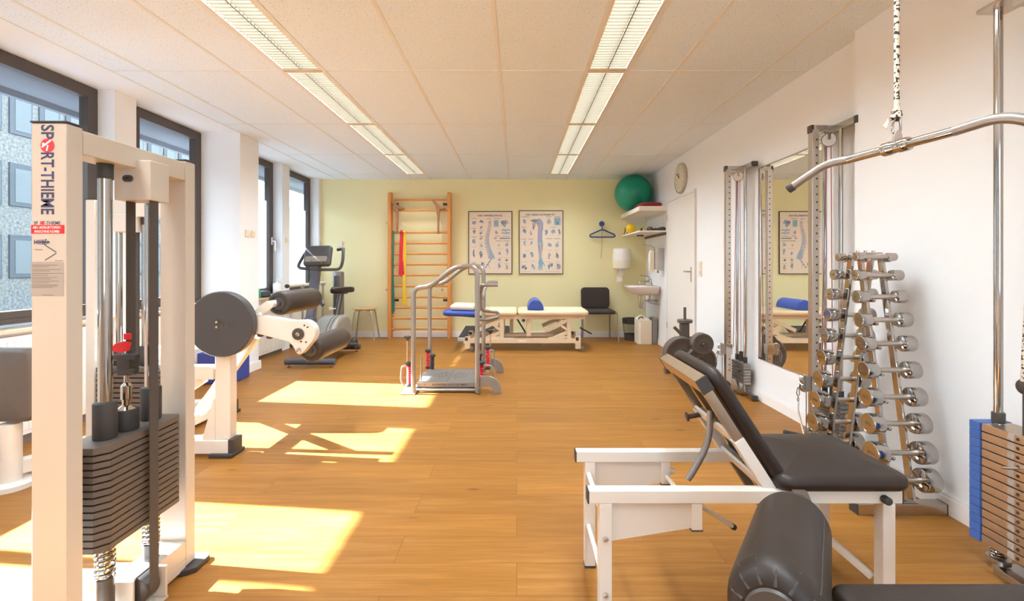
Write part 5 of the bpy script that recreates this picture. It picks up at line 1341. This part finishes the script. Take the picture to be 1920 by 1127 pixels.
# ------------------------------------------------------------------ weight bench
Z = thing('weight_bench', (.72, 1.65, 0), 'white steel bench with raised black backrest and black seat', 'weight bench')
for y in (1.482, 1.79):
    MB().box(.225, 1.207, y - .02, y + .02, .40, .44, .003).build('rail', 'white_metal', Z)
    MB().box(.2215, .2265, y - .0205, y + .0205, .3995, .4405, .001).build('rail_cap', 'rubber', Z); MB().box(1.206, 1.211, y - .0205, y + .0205, .3995, .4405, .001).build('rail_cap', 'rubber', Z)
    for x in (.278, 1.165):
        MB().box(x - .02, x + .02, y - .02, y + .02, .006, .40, .003).build('leg', 'white_metal', Z)
        MB().box(x - .021, x + .021, y - .021, y + .021, 0, .008, .001).build('leg_cap', 'rubber', Z)
    MB().prism([(.298, .40), (.548, .40), (.548, .315), (.298, .275)], 'xz', y - .004, y + .004).build('gusset_plate', 'white_metal', Z)
    MB().box(.548, .582, y - .018, y + .018, .315, .40, .003).build('stub', 'white_metal', Z)
    MB().box(.547, .583, y - .019, y + .019, .312, .316).build('stub_cap', 'rubber', Z)
for z in (.355, .16):
    MB().cyl((.272, 1.50, z), (.272, 1.772, z), .009, 14).build('crossbar', 'white_metal', Z)
MB().cyl((.57, 1.50, .345), (.57, 1.772, .345), .008, 14).build('crossbar', 'white_metal', Z)
MB().cyl((.575, 1.79, .36), (.60, 1.79, .36), .012, 14).build('stop_knob', 'white_metal', Z)
for z in (.29, .115):
    b = MB(); b.lathe([(.009, 0), (.009, .004), (.006, .008), (0, .008)], (.278, 1.462, z), (0, -1, 0), 6); b.build('bolt', 'brushed', Z)
b = MB(); b.pad(.21, .20, .05, .05, .024, .028, I3(1.02, 1.636, .442)); b.build('seat', 'vinyl', Z, 60)
b = MB(); b.box(.84, 1.20, 1.50, 1.54, .425, .445); b.box(.84, 1.20, 1.73, 1.77, .425, .445); b.box(.86, .90, 1.5, 1.77, .41, .43); b.build('seat_support', 'white_metal', Z)
# backrest
bdir = Vector((.262, 0, -.405)).normalized(); bn = Vector((-bdir.z, 0, bdir.x)); 
top = Vector((.602, 1.66, .775))
Mb = frame(top + bdir * .31 + bn * .012, (0, 1, 0), -bdir)
if (Mb.to_3x3() @ Vector((0, 0, 1))).dot(bn) < 0: Mb = frame(top + bdir * .31 + bn * .012, (0, -1, 0), -bdir)
b = MB(); b.pad(.185, .335, .045, .05, .02, .010, Mb); b.build('backrest', 'vinyl', Z, 60)
b = MB()
for y in (1.50, 1.82): b.beam(top + bdir * .03 + Vector((0, y - 1.66, 0)) - bn * .012, top + bdir * .22 + Vector((0, y - 1.66, 0)) - bn * .012, .03, .03, .003)
b.beam((.602 - bn.x * .012, 1.475, .775 - bn.z * .012), (.602 - bn.x * .012, 1.845, .775 - bn.z * .012), .038, .05, .003, up=bdir)
b.build('backrest_head_frame', 'stain', Z)
for y in (1.474, 1.846): MB().beam((.602 - bn.x * .012, y - .004, .775 - bn.z * .012), (.602 - bn.x * .012, y + .004, .775 - bn.z * .012), .04, .052, .002, up=bdir).build('frame_cap', 'rubber', Z)
b = MB()
for y in (1.50, 1.82): b.beam(top + bdir * .21 + Vector((0, y - 1.66, 0)) - bn * .014, top + bdir * .44 + Vector((0, y - 1.66, 0)) - bn * .014, .036, .036, .003)
for q in (.215, .40): p = top + bdir * q - bn * .02; b.beam((p.x, 1.51, p.z), (p.x, 1.81, p.z), .012, .05, .003, up=bdir)
b.build('backrest_frame', 'white_metal', Z)
b = MB()
for y in (1.53, 1.80): b.beam(top + bdir * .44 + Vector((0, y - 1.66, 0)) - bn * .012, top + bdir * .66 + Vector((0, y - 1.66, 0)) - bn * .012, .03, .03, .003)
p = top + bdir * .66 - bn * .012; b.beam((p.x, 1.515, p.z), (p.x, 1.815, p.z), .03, .03, .003, up=bdir)
b.build('backrest_tail', 'grey_metal', Z)
p = top + bdir * .225 - bn * .02
b = MB(); b.cyl((p.x, 1.79, p.z), (p.x - .05, 1.80, p.z - .012), .009, 14, .002); b.cyl((p.x - .048, 1.80, p.z - .011), (p.x - .056, 1.801, p.z - .013), .018, 16, .003); b.build('adjusting_knob', 'rubber', Z)
b = MB(); b.sweep([(.675, 1.63, .64), (.672, 1.63, .56), (.655, 1.63, .50), (.61, 1.63, .42), (.595, 1.63, .40)], .011, 10, .08); b.build('adjusting_arc', 'grey_metal', Z)
b = MB(); b.cyl((.582, 1.52, .375), (.735, 1.60, .255), .0075, 12); b.build('stay_rod', 'white_metal', Z)
b = MB(); b.cyl((.735, 1.60, .255), (.748, 1.607, .245), .010, 12, .002); b.build('stay_tip', 'rubber', Z)
b = MB(); b.beam((.95, 1.64, .31), (1.16, 1.53, .13), .022, .022, .003); b.build('brace', 'white_metal', Z)
b = MB(); b.lathe([(.012, -.012), (.032, -.012), (.034, 0), (.032, .012), (.012, .012)], (1.13, 1.74, .035), (0, 1, 0), 24); b.build('castor', 'rubber', Z)
b = MB(); b.cyl((1.145, 1.461, .418), (1.145, 1.437, .418), .0125, 18, .003); b.build('locking_knob', 'rubber', Z)
b = MB(); b.prism([(.848, .442), (.848, .456), (.884, .456), (.894, .449), (.93, .36), (.917, .355), (.879, .442)], 'xz', 1.435, 1.478, .002); b.box(.848, .884, 1.45, 1.512, .4405, .455, .004); b.build('clamp_lever', 'grey_metal', Z)

# ------------------------------------------------------------------ padded seat with knee roller in the foreground
V = thing('knee_roller_seat', (.9, 1.0, 0), 'black knee roller and flat padded seat in front of the bench', 'padded seat')
p0 = Vector((.465, .845, .508)); p1 = Vector((.735, 1.245, .462))
d_ = (p1 - p0); L0 = d_.length; d_.normalize()
r = .0865
b = MB(); b.lathe([(.02, .004), (r * .55, .0), (r * .8, .004), (r * .95, .02), (r, .05), (r, L0 - .045), (r * .95, L0 - .02), (r * .82, L0 - .006), (r * .6, L0), (.02, L0)], p0, d_, 48); rp = b.build('roller', 'vinyl', V, 60)
b = MB(); s0 = d_.cross(Vector((0, 0, 1))).normalized(); u0 = s0.cross(d_)
for a in (.62,):
    o_ = (s0 * math.cos(a) + u0 * math.sin(a)) * (r + .0003)
    b.sweep([p0 + d_ * .03 + o_ * .985, p0 + d_ * .06 + o_, p1 - d_ * .05 + o_], .0016, 6)
for k in range(14):
    a = 2 * PI * k / 14 + .2
    o_ = (s0 * math.cos(a) + u0 * math.sin(a))
    b.sweep([p0 + d_ * .001 + o_ * r * .62, p0 + d_ * .008 + o_ * r * .86, p0 + d_ * .04 + o_ * (r * .99)], lambda q: .0032 * (1 - q) + .0006, 6)
b.build('seam', 'rubber', rp)
b = MB(); b.lathe([(.048, .004), (.05, -.002), (.046, -.007), (0, -.008)], p0, d_, 36); b.build('end_cap', 'plastic', V)
b = MB(); b.pad(.40, .16, .05, .04, .02, .002, I3(1.075, .875, .40)); b.build('seat', 'vinyl', V, 60)
b = MB(); b.box(.80, 1.35, .84, .90, .35, .40, .004); b.beam((.95, .87, .0), (.95, .87, .35), .06, .06, .004); b.box(.80, 1.35, .83, .91, 0, .04, .004); b.beam((.72, .98, .38), (.83, .9, .365), .04, .04, .004); b.build('frame', 'white_metal', V)
